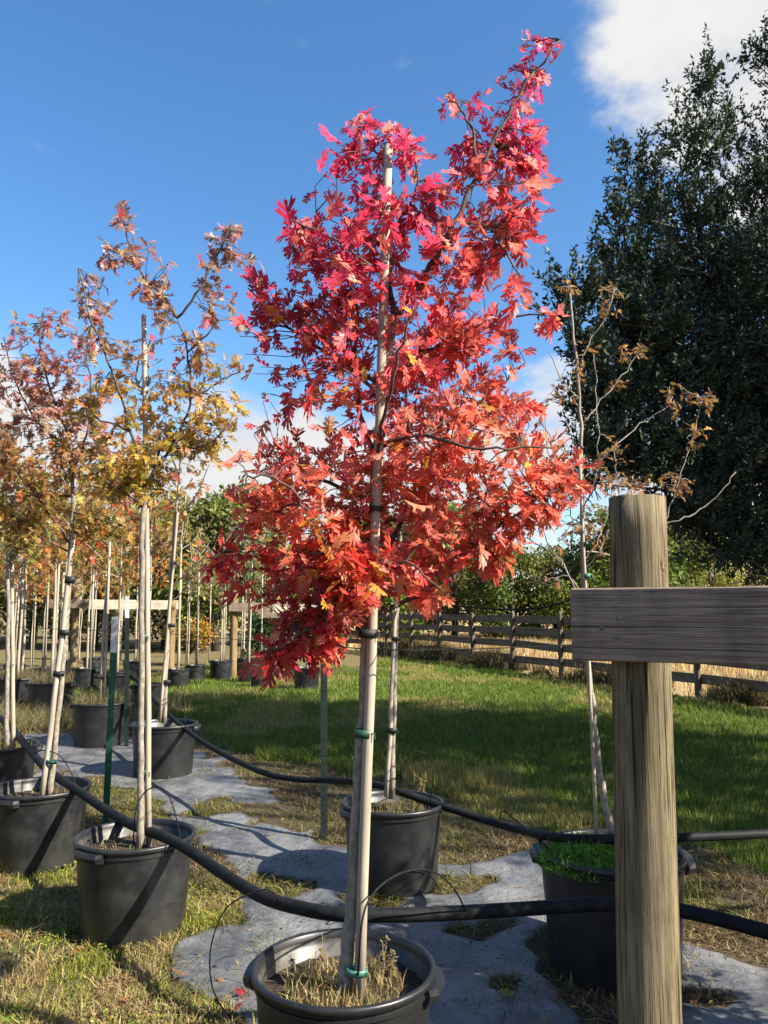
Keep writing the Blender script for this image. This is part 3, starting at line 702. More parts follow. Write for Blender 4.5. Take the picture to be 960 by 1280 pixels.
RBL = [(697, 52, 24, 8, 3), (655, 60, 14, 16, 3), (665, 90, 26, 18, 6), (640, 115, 26, 18, 6), (585, 128, 30, 10, 5), (645, 160, 38, 28, 13), (598, 195, 40, 30, 13), (656, 222, 34, 30, 16), (682, 205, 12, 24, 4), (625, 275, 46, 38, 22), (665, 265, 20, 20, 5),
       (462, 160, 38, 14, 10), (436, 202, 28, 26, 10), (512, 195, 22, 34, 10), (470, 260, 58, 48, 34), (540, 262, 46, 42, 20), (370, 286, 28, 22, 9), (400, 320, 42, 38, 20), (470, 340, 66, 42, 36), (570, 340, 54, 46, 30), (638, 360, 20, 20, 5),
       (340, 372, 34, 30, 15), (410, 400, 62, 42, 38), (520, 420, 66, 46, 38), (605, 428, 44, 42, 25), (690, 396, 18, 14, 5), (308, 420, 25, 25, 7), (335, 475, 34, 38, 10), (425, 480, 54, 42, 20), (560, 500, 76, 50, 46), (648, 520, 42, 38, 22),
       (330, 560, 34, 28, 12), (400, 570, 58, 42, 26), (500, 580, 66, 46, 30), (600, 590, 66, 46, 42), (680, 578, 36, 36, 18), (312, 630, 34, 26, 17), (380, 650, 62, 36, 38), (450, 640, 36, 36, 16), (560, 645, 56, 30, 24), (640, 668, 28, 32, 14), (600, 690, 30, 20, 8), (690, 600, 30, 30, 8), (560, 690, 30, 22, 8),
       (690, 628, 28, 28, 7), (280, 703, 24, 12, 7), (340, 705, 42, 28, 22), (415, 712, 56, 32, 38), (510, 690, 36, 28, 12), (372, 768, 44, 26, 20), (425, 752, 38, 22, 13), (405, 792, 32, 16, 11), (345, 818, 22, 16, 9), (548, 738, 24, 14, 6), (445, 738, 36, 20, 16, -.14), (415, 745, 50, 26, 18, -.05), (395, 800, 46, 22, 14), (478, 700, 22, 20, 8, -.14), (440, 690, 40, 26, 14, -.15)]
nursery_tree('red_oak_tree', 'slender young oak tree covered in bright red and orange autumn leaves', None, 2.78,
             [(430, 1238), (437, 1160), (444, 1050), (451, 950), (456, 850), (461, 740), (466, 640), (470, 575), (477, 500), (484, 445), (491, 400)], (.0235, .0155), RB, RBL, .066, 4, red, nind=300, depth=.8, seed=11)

# ---- the tree with the ringed pale trunk: thin brown-pink top, golden middle
def gold(px, py, r):
    c = ramp(py, [(250, (.48, .24, .20)), (400, (.55, .30, .18)), (480, (.64, .37, .12)), (600, (.62, .42, .09)), (680, (.52, .34, .09))])
    q = r.random()
    if q < .10: c = np.array((.62, .10, .10)) if py < 450 else np.array((.32, .30, .05))
    elif q < .40: c = np.array((.60, .42, .26)) if py < 450 else np.array((.64, .42, .07))
    return jit(c, r, .25)
def rust(px, py, r):
    c = ramp(py, [(380, (.55, .20, .19)), (500, (.54, .25, .17)), (570, (.58, .31, .11)), (660, (.48, .34, .09)), (720, (.56, .22, .07))])
    q = r.random()
    if q < .14: c = np.array((.58, .12, .11)) if py < 540 else np.array((.55, .20, .05))
    elif q < .32: c = np.array((.56, .36, .22)) if py < 540 else np.array((.26, .24, .05))
    return jit(c, r, .25)
nursery_tree('oak_tree', 'young oak with a straight pale ringed trunk and thin golden brown leaves', 'autumn oaks in the left row', 4.25,
    [(176, 1056), (176, 950), (176.5, 820), (177, 700), (179, 640), (186, 605), (197, 582)], (.0165, .012),
    [[(197, 582), (215, 555), (236, 505), (234, 440), (222, 397)], [(222, 397), (250, 360, -.05), (275, 312, -.08), (291, 275, -.1)], [(222, 397), (205, 372, .05), (178, 342, .08), (162, 305, .1), (150, 250, .1)],
     [(182, 610), (165, 540, -.1), (140, 465, -.15), (112, 395, -.2), (98, 335, -.2)], [(236, 500), (270, 480, .1), (305, 460, .1)], [(180, 632), (130, 600, -.15), (90, 565, -.2)], [(210, 560), (250, 558, -.15), (285, 535, -.2)],
     [(190, 600), (200, 540, .2), (170, 470, .3), (190, 420, .3)], [(234, 440), (255, 420, -.1), (278, 400, -.1)], [(165, 540, -.1), (120, 520, -.1), (100, 500, 0)]],
    [(152, 270, 14, 26, 6), (160, 310, 36, 16, 12), (120, 318, 16, 14, 4), (205, 330, 12, 12, 3), (285, 295, 22, 24, 10), (300, 330, 28, 22, 8), (262, 325, 16, 20, 5), (245, 355, 14, 10, 3), (185, 360, 32, 18, 12), (120, 380, 30, 26, 12), (200, 395, 26, 20, 9), (285, 390, 30, 30, 9),
     (235, 425, 26, 16, 6), (130, 425, 26, 26, 12), (180, 440, 30, 20, 6), (265, 450, 34, 22, 13), (210, 480, 38, 24, 18), (140, 480, 34, 26, 18), (270, 510, 36, 34, 24), (185, 520, 42, 26, 20), (110, 520, 32, 26, 12), (235, 550, 44, 26, 22), (160, 570, 52, 28, 34), (265, 560, 22, 24, 8), (185, 605, 44, 20, 22), (130, 600, 34, 22, 14)],
    .057, 5, gold, nind=300, depth=.8, seed=21, tw=.004)
nursery_tree('oak_tree', 'young oak with a leaning pale trunk and dense rust and olive leaves', 'autumn oaks in the left row', 5.19,
    [(62, 990), (69, 930), (77, 850), (83, 770), (88, 690), (91, 640), (90, 590), (84, 540)], (.0185, .012),
    [[(88, 680), (60, 640, -.1), (30, 600, -.2), (-10, 560, -.2)], [(89, 670), (115, 640, .1), (140, 610, .1)], [(84, 540), (60, 480), (50, 420), (56, 385)], [(88, 600), (110, 540, -.1), (112, 470, -.1), (100, 420, -.1)],
     [(86, 560), (50, 530, .2), (20, 480, .3), (5, 420, .3)], [(90, 620), (40, 620, .3), (0, 620, .3)], [(90, 640), (130, 650, -.1), (165, 660, -.1)], [(87, 690), (50, 670, -.1), (20, 650, -.1)]],
    [(62, 398, 26, 20, 9), (12, 412, 20, 24, 7), (100, 430, 20, 22, 8), (70, 450, 42, 24, 20), (18, 470, 36, 30, 22), (110, 485, 30, 26, 18), (60, 510, 50, 28, 34), (10, 540, 36, 34, 28), (105, 550, 44, 28, 30), (50, 580, 56, 28, 42), (130, 600, 34, 24, 18), (0, 610, 30, 30, 20), (60, 630, 56, 26, 42), (140, 645, 36, 18, 16), (20, 660, 32, 20, 16), (100, 665, 30, 16, 10), (150, 670, 18, 16, 6)],
    .061, 5, rust, nind=300, depth=.8, seed=31, tw=.004)
nursery_tree('oak_tree', 'young oak with a twin pale stem and rust leaves at the picture edge', 'autumn oaks in the left row', 6.48,
    [(8, 935), (9, 860), (10, 770), (9, 690), (4, 620), (-5, 560)], (.018, .011),
    [[(8, 680), (30, 640, -.1), (50, 600, -.1)], [(5, 640), (-30, 590, 0), (-60, 540, 0)], [(8, 690), (30, 690, .2), (60, 680, .2)]],
    [(-20, 560, 50, 50, 40), (30, 600, 40, 40, 34), (20, 660, 40, 26, 26), (-40, 640, 50, 40, 30), (60, 690, 24, 16, 8)], .078, 4, rust, depth=.8, seed=41, tw=.005)
def orange(px, py, r): return jit(np.array([(.58, .20, .05), (.50, .30, .06), (.60, .10, .06), (.34, .24, .06)][r.integers(0, 4)]), r)
nursery_tree('oak_tree', 'thin young oak with dark bent trunk and few orange leaves at the lawn edge', 'autumn oaks in the left row', 7.47,
    [(205, 895), (207, 850), (210, 790), (214, 720), (219, 650), (225, 590), (228, 540)], (.020, .012),
    [[(213, 735), (235, 715), (262, 690), (275, 668)], [(215, 700), (198, 670), (190, 630)], [(219, 650), (245, 620), (262, 580)], [(212, 752), (250, 728, .1), (285, 712, .1)], [(225, 600), (212, 560), (206, 520)]],
    [(195, 640, 24, 26, 12), (205, 600, 30, 20, 10), (228, 560, 24, 30, 10), (250, 600, 20, 20, 5), (170, 660, 20, 18, 8), (240, 680, 18, 12, 3)], .072, 3, orange, bark='twig_pale', depth=.8, seed=51, tw=.005)
def deepred(px, py, r): return jit(np.array([(.46, .02, .03), (.55, .05, .03), (.38, .02, .04)][r.integers(0, 3)]), r)
nursery_tree('red_oak_tree', 'young oak with deep red leaves behind the bright red oak', None, 4.86,
    [(490, 985), (492, 900), (495, 810), (498, 730), (501, 650), (505, 560), (508, 480)], (.0165, .009),
    [[(497, 745), (520, 720), (545, 690)], [(498, 720), (480, 690), (465, 670)], [(501, 650), (540, 610), (570, 560)], [(502, 630), (470, 590), (450, 540)], [(505, 560), (520, 500), (540, 450)]],
    [(520, 715, 36, 26, 26), (500, 680, 40, 30, 26), (545, 690, 22, 18, 8), (540, 620, 40, 40, 26), (470, 600, 40, 50, 26), (510, 540, 40, 50, 30), (520, 450, 36, 50, 24)], .078, 4, deepred, bark='bark_young', depth=.8, seed=61)
def brown(px, py, r): return jit(np.array([(.42, .22, .07), (.34, .17, .06), (.50, .28, .09)][r.integers(0, 3)]), r)
G_tr = [(764, 1050), (752, 980), (743, 910), (735, 830), (730, 750), (728, 660), (727, 570), (723, 480), (718, 420), (711, 360)]
nursery_tree('bare_maple_tree', 'nearly bare young tree with slim pale trunk and curled brown leaves behind thick post', None, 3.86, G_tr, (.0165, .005),
    [[(731, 745), (712, 720), (690, 685, -.05), (665, 640, -.1), (640, 600, -.1)], [(718, 735, -.03), (700, 700), (670, 680, .1), (645, 668, .1)], [(729, 712), (752, 685), (764, 650), (766, 600, -.05)], [(727, 530), (752, 500), (778, 470), (800, 440)], [(727, 600), (758, 568, .1), (800, 530, .15), (838, 505, .15)],
     [(729, 690), (780, 690, .2), (826, 655, .25), (848, 600, .25), (866, 545, .25), (878, 500, .25)], [(826, 655, .25), (862, 645, .25), (895, 622, .25), (920, 590, .25)], [(722, 470), (735, 430), (757, 395), (768, 362)], [(724, 500), (700, 470), (686, 440)], [(727, 620), (705, 590), (690, 560), (680, 535)], [(727, 640), (740, 610), (748, 570), (745, 500), (742, 440)], [(775, 640, .1), (772, 600, .1), (768, 565, .1)], [(728, 670), (715, 650), (708, 610)], [(729, 700), (745, 680), (760, 640)]],
    [(q[0], q[1], q[2]*1.7, q[3]*1.9, int(q[4]*2.2), *q[5:]) for q in [(711, 358, 10, 8, 4), (770, 362, 8, 10, 4), (762, 385, 8, 8, 3), (790, 436, 12, 8, 6), (770, 475, 10, 8, 3), (880, 502, 12, 10, 7, .25), (845, 487, 8, 8, 4, .25), (868, 540, 12, 12, 5, .25), (842, 510, 6, 6, 2, .15), (768, 560, 10, 8, 5), (770, 590, 12, 14, 5), (755, 610, 10, 10, 4), (808, 600, 8, 8, 4), (800, 612, 8, 5, 3), (860, 615, 10, 10, 5, .25), (840, 600, 14, 8, 4, .25), (738, 440, 10, 10, 3), (725, 460, 8, 12, 3), (690, 500, 8, 8, 3), (712, 610, 10, 14, 5), (720, 655, 12, 12, 6), (745, 650, 10, 16, 5), (700, 670, 12, 12, 4), (680, 720, 6, 6, 2), (755, 680, 8, 8, 3), (740, 590, 8, 10, 3)]],
    .030, 3, brown, bark='twig_pale', twigm='twig_pale', depth=.6, seed=71, tw=.0028)
# the next oak of the near row stands just right of the frame and shades the pot behind the post
cN = Vector((2.42, 2.8, float(g(2.8)))); make_pot(cN, .61, .46, 'black nursery pot right of the thick post', soil=.08)

# ------------------------------------------------------------------ stakes, ties, steel posts
def ring(c, axis, e1, rx, ry, h, n=18):
    axis = Vector(axis).normalized(); e1 = Vector(e1); e1 = (e1-axis*e1.dot(axis)).normalized(); e2 = axis.cross(e1); V = []; Fc = []
    for z in (-h/2, h/2):
        for k in (1, .9):
            for j in range(n):
                a = 2*math.pi*j/n; V.append(c+axis*z+e1*rx*k*math.cos(a)+e2*ry*k*math.sin(a))
    for j in range(n):
        j2 = (j+1) % n; Fc += [(j, j2, 2*n+j2, 2*n+j), (n+j, 3*n+j, 3*n+j2, n+j2), (j, n+j, n+j2, j2), (2*n+j, 2*n+j2, 3*n+j2, 3*n+j)]
    return V, Fc
def stake(d, x0, y0, x1, y1, r, ties, label, other=None, group='wooden stakes tied to the trunks', mat='stake_wood'):
    a, b = P(x0, y0, d), P(x1, y1, d); a.z -= .05
    t = thing('tree_stake', a, label, 'stake', group); ax = (b-a)
    pts = [a.lerp(b, i/8) for i in range(9)]; rr = random.Random(int(x0)); pts = [p+Vector((rr.gauss(0, .002), rr.gauss(0, .002), 0)) for p in pts]
    V, Fc = tube(pts+[b+ax.normalized()*.004], [r*1.08-r*.16*i/8 for i in range(9)]+[r*.7], 12); mk('pole', V, Fc, M[mat], t, smooth=True)
    for (py, wpx, off, m, h) in ties:                      # tie: pixel row, pixel width, sideways offset, material, height
        u = (y0-py)/(y0-y1); p = a.lerp(b, u); c = p+Vector((off/F*d, 0, 0)); w = wpx*.70/F*d/2
        V, Fc = ring(c, ax, (1, 0, 0), w, r*1.22+.002, h*1.15); mk('tie', V, Fc, M[m], t, smooth=True)
        V, Fc = tube([c+Vector((w*.8, -r*.8, 0)), c+Vector((w+.004, -r, .003)), c+Vector((w+.007, -r-.003, -.018))], [.003, .0015], 5); mk('tie_end', V, Fc, M[m], t)
stake(2.74, 449, 1238, 486, 182, .0175, [(933, 34, -6, 'tie_green', .024), (815, 34, -5, 'tie_black', .026), (663, 26, -1, 'tie_black', .016), (568, 30, -2, 'tie_black', .018), (1200, 36, -4, 'tie_teal', .018)], 'tall pale stake tied to the red oak trunk with green and black tape')
stake(4.285, 187, 1056, 180, 395, .0145, [(962, 18, -5, 'tie_green', .028), (802, 17, -4, 'tie_green', .030), (640, 17, -3, 'tie_black', .02), (1050, 18, -5, 'tie_green', .02)], 'pale wooden stake beside the straight ringed trunk')
stake(5.15, 53, 992, 92, 668, .0165, [(945, 22, 5, 'tie_green', .02), (840, 20, 2, 'tie_black', .028), (790, 18, 3, 'tie_black', .03), (725, 18, 2, 'tie_black', .04)], 'pale wooden stake leaning beside the leaning trunk')
stake(6.52, 17, 940, 15, 690, .016, [(828, 16, -4, 'tie_green', .02), (752, 16, -4, 'tie_black', .03)], 'pale wooden stake at the picture edge')
stake(7.45, 200, 895, 222, 640, .014, [(848, 14, 4, 'tie_black', .03), (780, 14, 4, 'tie_black', .03)], 'grey wooden stake beside the dark bent trunk')
stake(4.84, 483.5, 985, 497, 690, .0125, [(907, 17, 3, 'tie_black', .028), (797, 17, 3, 'tie_black', .02), (730, 15, 3, 'tie_green', .012)], 'thin wooden stake in the pot behind the red oak')
stake(3.82, 746, 1050, 724, 560, .008, [(722, 12, 3, 'tie_teal', .02), (682, 10, 3, 'tie_green', .014), (560, 9, 3, 'tie_black', .012)], 'thin wooden stake in the pot with feathery green weeds', mat='stake_wood')
def tpost(base, top, mat, wh, label):
    t = thing('steel_post', base, label, 'stake', 'steel fence posts carrying the hoses'); ax = (top-base); u = ax.normalized(); e = Vector((1, 0, 0)); f = Vector((0, 1, 0))
    def prof(p):                                            # T section
        q = [(-.024, -.004), (.024, -.004), (.024, .0), (.003, .001), (.003, .030), (-.003, .030), (-.003, .001), (-.024, .0)]
        return [p+e*a+f*b for a, b in q]
    def seg(a, b, m, nm):
        V = prof(a)+prof(b); Fc = [(i, (i+1) % 8, 8+(i+1) % 8, 8+i) for i in range(8)]+[tuple(range(7, -1, -1)), tuple(range(8, 16))]; mk(nm, V, Fc, M[m], t)
    L = ax.length; cut = base+u*(L-wh); seg(base-u*.3, cut, mat, 'shaft'); seg(cut, top, 'paint_white', 'white_tip')
    ac = Acc(); k = 0
    z = .12
    while z < L-wh-.03:
        ac.add(box(base+u*z+Vector((0, -.0052, 0)), (.004, 0, 0), (0, .002, 0), u*.004)); z += .055
    o = mk('studs', ac.V, ac.F, M[mat], t); o['kind'] = 'stuff'
tpost(GP(132, 1031), P(144, 771, 5.85), 'steel_green', .26, 'bright green steel post with a white tip behind the ringed pale trunk')
tpost(GP(158, 934), P(159, 745, GP(158, 934).y), 'steel_dark', .24, 'dark green steel post with a white tip beside the black pots')
tpost(GP(405, 1050), P(405, 757, GP(405, 1050).y), 'steel_dark', .22, 'dark steel post with a white tip between the red oak and the lawn')

# ------------------------------------------------------------------ hoses, drip tubes, wires
def hose(name, pts, r, label, cat, mat='hose_plastic', n=10, sub=6, group=None):
    V, Fc = tube(smoothpts([P(*p) if not isinstance(p, Vector) else p for p in pts], sub), r, n)
    p0 = Vector(V[0]); o = mk(name, V, Fc, M[mat], smooth=True, org=p0); tag(o, label, cat, group); return o
hose('irrigation_hose', [PZ(*p) for p in [(-90, 862, .80), (-30, 882, .72), (8, 904, .66), (55, 958, .57), (100, 990, .535), (135, 1014, .50), (165, 1031, .492), (205, 1046, .49), (235, 1062, .488), (285, 1096, .47), (330, 1122, .465), (380, 1136, .475), (430, 1143, .488), (530, 1143, .48), (640, 1137, .47), (770, 1130, .48), (850, 1138, .48), (960, 1165, .49), (1100, 1205, .50), (1250, 1262, .50)]], .0265, 'thick black irrigation hose draped over the dusty pot and behind the red oak trunk', 'hose')
hose('irrigation_hose', [PZ(*p) for p in [(120, 846, .92), (160, 845, .90), (180, 860, .80), (205, 888, .64), (240, 918, .56), (280, 943, .50), (330, 966, .48), (370, 974, .48), (405, 975, .50), (440, 977, .545), (470, 981, .56), (500, 990, .558), (560, 1010, .50), (640, 1035, .47), (700, 1047, .585), (760, 1049, .595), (850, 1047, .585), (960, 1042, .57), (1100, 1034, .52)]], .0215, 'black irrigation hose crossing the pot behind the red oak and the lawn edge', 'hose')
DG = 'thin black drip tubes'
def drip(pts, label, r=.0033): hose('drip_tube', pts, r, label, 'tube', n=6, sub=5, group=DG)
drip([PZ(350, 1128, .48), P(340, 1115, 3.2), P(325, 1113, 3.2), P(285, 1133, 3.2), P(265, 1177, 3.2), P(263, 1220, 3.22), P(272, 1250, 3.26), GP(288, 1272)], 'thin black tube arching from the thick hose to the pale fabric', .0032)
drip([PZ(446, 1243, .365), P(449, 1195, 2.66), P(453, 1150, 2.66), P(463, 1122, 2.70), P(485, 1100, 2.78), P(514, 1088, 2.9), P(543, 1090, 3.0), P(567, 1110, 3.08), PZ(582, 1138, .49)], 'thin black tube looping from the hose into the red oak pot', .0035)
drip([PZ(166, 1066, .37), P(169, 1018, 4.17), P(178, 994, 4.17), P(192, 984, 4.17), P(206, 988, 4.15), P(217, 1010, 4.1), PZ(228, 1058, .50)], 'thin black tube looping over the dusty pot')
drip([PZ(500, 996, .44), P(501, 965, 4.8), P(508, 946, 4.8), P(522, 940, 4.8), P(537, 946, 4.78), P(542, 965, 4.7), PZ(538, 1003, .53)], 'thin black tube looping over the pot behind the red oak')
drip([PZ(27, 1000, .41), P(29, 965, 5.15), P(38, 945, 5.15), P(55, 938, 5.15), P(75, 945, 5.12), P(90, 968, 5.05), PZ(96, 988, .54)], 'thin black tube looping over the leaning trunk pot')
drip([PZ(210, 906, .50), P(213, 872, 7.4), P(222, 860, 7.4), P(230, 870, 7.35), PZ(232, 912, .58)], 'thin black tube looping over the lawn edge pot')
drip([GP(478, 1106), P(492, 1094, 4.15), P(515, 1090, 4.15), P(538, 1096, 4.1), GP(548, 1110)], 'thin black tube arching low on the ground before the pot behind the red oak')
drip([GP(700, 1222), P(690, 1172, 3.46), P(700, 1160, 3.46), P(720, 1163, 3.46), P(745, 1185, 3.45), GP(752, 1225)], 'thin black tube arching against the big pot behind the thick post', .0022)
drip([PZ(690, 1064, .52), P(662, 1040, 3.8), P(640, 1022, 4.0), P(628, 1014, 4.1), PZ(622, 1030, .47)], 'thin black tube running from the big pot rim to the hose')
hose('support_wire', [(160, 788, 8.4), (300, 800, 6.6), (405, 806, 5.44), (470, 812, 2.76), (600, 811, 3.3), (716, 806, 3.82), (733, 806, 3.82), (980, 812, 2.3)], .0022, 'thin dark wire strung between the steel post and the nursery trees', 'wire', n=5)
hose('support_cable', [(500, 752, 4.84), (560, 757, 4.6), (640, 762, 4.2), (690, 757, 3.97), (731, 742, 3.85)], .0045, 'dark sagging cable tied between the two trees behind the red oak', 'cable', n=6)
hose('support_wire', [(-20, 781, 8.4), (60, 786, 8.4), (160, 789, 8.4)], .003, 'thin wire strung left of the dark steel post', 'wire', n=5)
hose('support_wire', [(214, 800, 15.0), (255, 806, 15.6), (292, 804, 16.5), (350, 808, 17.0), (410, 800, 17.0)], .008, 'dark sagging wire strung between the round posts of the back rows', 'wire', n=5)

# ------------------------------------------------------------------ weeds in the pots
def pot_weeds(c, zs, n, R_, hmax, cols, label, name='pot_weeds', tall=.1):
    a = rng.uniform(0, 2*np.pi, n); q = R_*np.sqrt(rng.random(n)); X = c.x+q*np.cos(a); Y = c.y+q*np.sin(a)
    h = hmax*(.2+.5*rng.random(n)**2+.5*(rng.random(n) < tall)*rng.random(n))
    return blades(name, X, Y, h, .003+.003*rng.random(n), .55, pick(cols, n), label, 'weeds', z0=c.z+zs+0*X, seg=2)
TAN = [(.42, .32, .14), (.34, .25, .11), (.26, .18, .08), (.46, .38, .19), (.30, .28, .09)]
pot_weeds(pA, .375, 1500, .20, .11, TAN, 'straw coloured dead weeds inside the red oak pot')
pot_weeds(pB, .378, 500, .22, .09, TAN+[(.2, .22, .06)], 'sparse dead weeds inside the dusty pot with the hose')
pot_weeds(pC, .378, 500, .22, .08, TAN, 'dead weeds inside the leaning trunk pot')
pot_weeds(pD, .408, 900, .25, .14, TAN+[(.2, .2, .06)], 'dead weeds inside the pot at the picture edge')
pot_weeds(pF, .39, 500, .22, .13, [(.22, .21, .07), (.3, .25, .1), (.15, .16, .05)], 'dull weeds inside the pot behind the red oak', tall=.2)
for q, nm_ in zip(BP, ('beside the dark steel stake', 'behind the leaning pale trunk', 'left of the dry brush pot')):
    pot_weeds(q, .42, 1500, .27, .24, [(.22, .17, .09), (.17, .14, .07), (.26, .21, .11), (.2, .2, .07)], 'tangled brown weeds filling the black pot '+nm_, tall=.4)
def stalk_plant(c, px, py, d, label, n=1):
    b = PZ(px, py, d); t = thing('dead_weed', b, label, 'weed'); rr = random.Random(px); ac = Acc(); L = Acc()
    for s in range(n):
        x0 = b+Vector((rr.uniform(-.03, .03), rr.uniform(-.03, .03), -.02)); h = rr.uniform(.12, .19); tip = x0+Vector((rr.uniform(-.03, .03), rr.uniform(-.02, .02), h))
        ac.add(tube([x0, x0.lerp(tip, .5)+Vector((rr.uniform(-.01, .01), 0, 0)), tip], [.002, .001], 5))
        for k in range(26):
            u = rr.uniform(.15, 1); p = x0.lerp(tip, u); a = rr.uniform(0, 6.28); l = rr.uniform(.012, .028); dv_ = Vector((math.cos(a)*l, math.sin(a)*l, rr.uniform(-.02, .008))); w = Vector((-math.sin(a), math.cos(a), .3))*.005
            L.add(([p, p+dv_*.5+w, p+dv_, p+dv_*.5-w], [(0, 1, 2, 3)]))
    mk('stem', ac.V, ac.F, M['twig_pale'], t); c_ = np.array([(.24, .17, .08)]*len(L.V)); o = mk('dead_leaves', L.V, L.F, M['grass_green'], t, col=c_); o['kind'] = 'stuff'
stalk_plant(pA, 486, 1228, .365, 'brown dead weed stalks right of the trunk in the red oak pot', 5)
stalk_plant(pA, 395, 1222, .365, 'thin dead weed stalk left of the trunk in the red oak pot', 2)
stalk_plant(pF, 525, 992, .45, 'dead weed stalks standing in the pot behind the red oak', 4)
# feathery green weed in the big pot
def feathery():
    c = Vector((pG.x-.12, pG.y-.08, pG.z+.46)); t = thing('feathery_weed', c, 'bright green feathery weed filling the big pot behind the thick post', 'weed'); rr = np.random.default_rng(5)
    n = 5200; a = rr.uniform(0, 6.28, n); q = .22*np.sqrt(rr.random(n)); X = c.x+q*np.cos(a)*1.05; Y = c.y+q*np.sin(a); Z = c.z+rr.random(n)*.13*(1-(q/.26)**2)*(.6+.8*fbm(X, Y, 14, 3))
    h = rr.uniform(.015, .05, n); b = np.stack([X, Y, Z], -1); dv_ = rr.normal(0, 1, (n, 3)); dv_[:, 2] = np.abs(dv_[:, 2])*.9+.3; dv_ = dv_/np.linalg.norm(dv_, axis=1, keepdims=True)*h[:, None]; wv = rr.normal(0, .0016, (n, 3))
    V = np.stack([b-wv, b+wv, b+dv_], 1); o = mk('foliage', V, np.arange(n*3).reshape(-1, 3), M['grass_green'], t, col=np.repeat(pick([(.16, .38, .05), (.22, .44, .07), (.11, .28, .03)], n), 3, 0)); o['kind'] = 'stuff'
    ac = Acc()
    for i in range(30):
        x = c+Vector((rr.normal(0, .09), rr.normal(0, .08), -.03)); ac.add(tube([x, x+Vector((rr.normal(0, .02), rr.normal(0, .02), .10+.06*rr.random()))], [.002, .001], 4))
    o = mk('stems', ac.V, ac.F, M['tie_green'], t); o['kind'] = 'stuff'
feathery()

# fallen leaves on the near weeds and the fabric
GL = 'fallen leaves on the ground'
for i, (px, py, c) in enumerate([(3, 1178, (.75, .25, .08)), (105, 1190, (.62, .20, .09)), (138, 1192, (.55, .22, .10)), (60, 1225, (.45, .22, .08)), (305, 1258, (.5, .05, .05)), (290, 1244, (.55, .06, .06)), (150, 1262, (.5, .25, .1)), (235, 1225, (.42, .2, .09)), (620, 1245, (.42, .45, .06)), (600, 1172, (.35, .2, .09)), (520, 1000, (.6, .18, .06)), (270, 1228, (.4, .2, .1)), (700, 1262, (.35, .2, .1)), (880, 1250, (.35, .2, .1)), (330, 1045, (.4, .25, .1)), (180, 1240, (.5, .3, .12))]):
    p = GP(px, py)+Vector((0, 0, .022)); o = bpy.data.objects.new('fallen_leaf', LEAF_MESH[i % 8]); SC.collection.objects.link(o); o.location = p; o.rotation_euler = (random.uniform(-.3, .3), random.uniform(-.3, .3), i*2.1); o.scale = (.075,)*3; o.color = (*c, 1)
    tag(o, 'single fallen oak leaf lying among the weeds and fabric', 'leaf', GL)

# ------------------------------------------------------------------ back-row nursery trees
def back_tree(seed, H, crown, cols, leafn, lsize, name='nursery_sapling', lo=.5, nb=11):
    r = np.random.default_rng(seed); rp = random.Random(seed); t = thing(name, (0, 0, 0), 'x', 'tree', 'slim saplings in the back nursery rows')
    tp = [Vector((rp.gauss(0, .02)*i/6, rp.gauss(0, .02)*i/6, H*i/8)) for i in range(9)]; V, Fc = tube(tp, [.022, .006], 7); mk('trunk', V, Fc, M['stake_wood'], t, smooth=True)
    V, Fc = tube([Vector((.05, -.02, 0)), Vector((.03, -.02, H*.72))], .016, 7); mk('stake', V, Fc, M['stake_wood'], t, smooth=True)
    S = []
    for k in range(nb):
        u = rp.uniform(lo, .95); p = Vector((0, 0, H*u)); a = rp.uniform(0, 6.28); l = crown*rp.uniform(.5, 1.1); e = p+Vector((math.cos(a)*l, math.sin(a)*l, l*rp.uniform(.4, 1.1)))
        V, Fc = tube([p, p.lerp(e, .5)-Vector((0, 0, .03)), e], [.009, .003], 5); mk('branch', V, Fc, M['twig_pale'], t, smooth=True); S += [p.lerp(e, q) for q in (.4, .6, .8, 1.)]
    n = leafn; S = np.array(S); p = S[r.integers(0, len(S), n)]+r.normal(0, crown*.17, (n, 3)); rot = frames_from(r.normal(0, 1, (n, 3))+[0, 0, -.4], r.normal(0, .6, (n, 3))+[0, 0, 1]); s = lsize*np.exp(r.normal(0, .25, n)); c = np.array([jit(np.array(cols[r.integers(0, len(cols))]), r) for _ in range(n)])
    leaf_batch('crown', p, rot, s, r.integers(0, 8, n), c, t); return t
prot = [back_tree(101, 3.3, .62, [(.58, .24, .05), (.46, .32, .07), (.40, .16, .06), (.30, .28, .07)], 420, .10), back_tree(102, 3.0, .55, [(.36, .32, .08), (.46, .36, .10), (.28, .30, .07)], 320, .10),
        back_tree(103, 2.7, .5, [(.45, .33, .16), (.36, .26, .14)], 60, .09), back_tree(104, 3.2, .6, [(.60, .10, .05), (.62, .22, .06), (.5, .3, .07)], 420, .10)]
LB = ['slim sapling with orange brown leaves in the back nursery rows', 'slim sapling with olive yellow leaves in the back nursery rows', 'almost leafless pale sapling in the back nursery rows', 'slim sapling with red and orange leaves in the back nursery rows']
for t_, l_ in zip(prot, LB): t_['label'] = l_
used = set()
spots = [(b, k, .40) for b, k in zip(BP, (3, 0, 1))]+[(SPOS[i], k, .28) for i, k in ((0, 2), (1, 2), (5, 0), (6, 1), (7, 1), (8, 2), (9, 0), (10, 1), (11, 0), (12, 2), (13, 1), (14, 3), (15, 1), (3, 2), (4, 2), (2, 1))]
for (px, d, k) in ((12, 19, 1), (40, 18, 0), (70, 20, 1), (100, 21, 2), (128, 19, 0), (150, 22, 1), (236, 19.5, 1), (262, 21, 1), (280, 23, 2), (30, 13.2, 0), (78, 12.6, 2)):
    p = P(px, 800, d); spots.append((Vector((p.x, d, float(g(d)))), k, -.02))
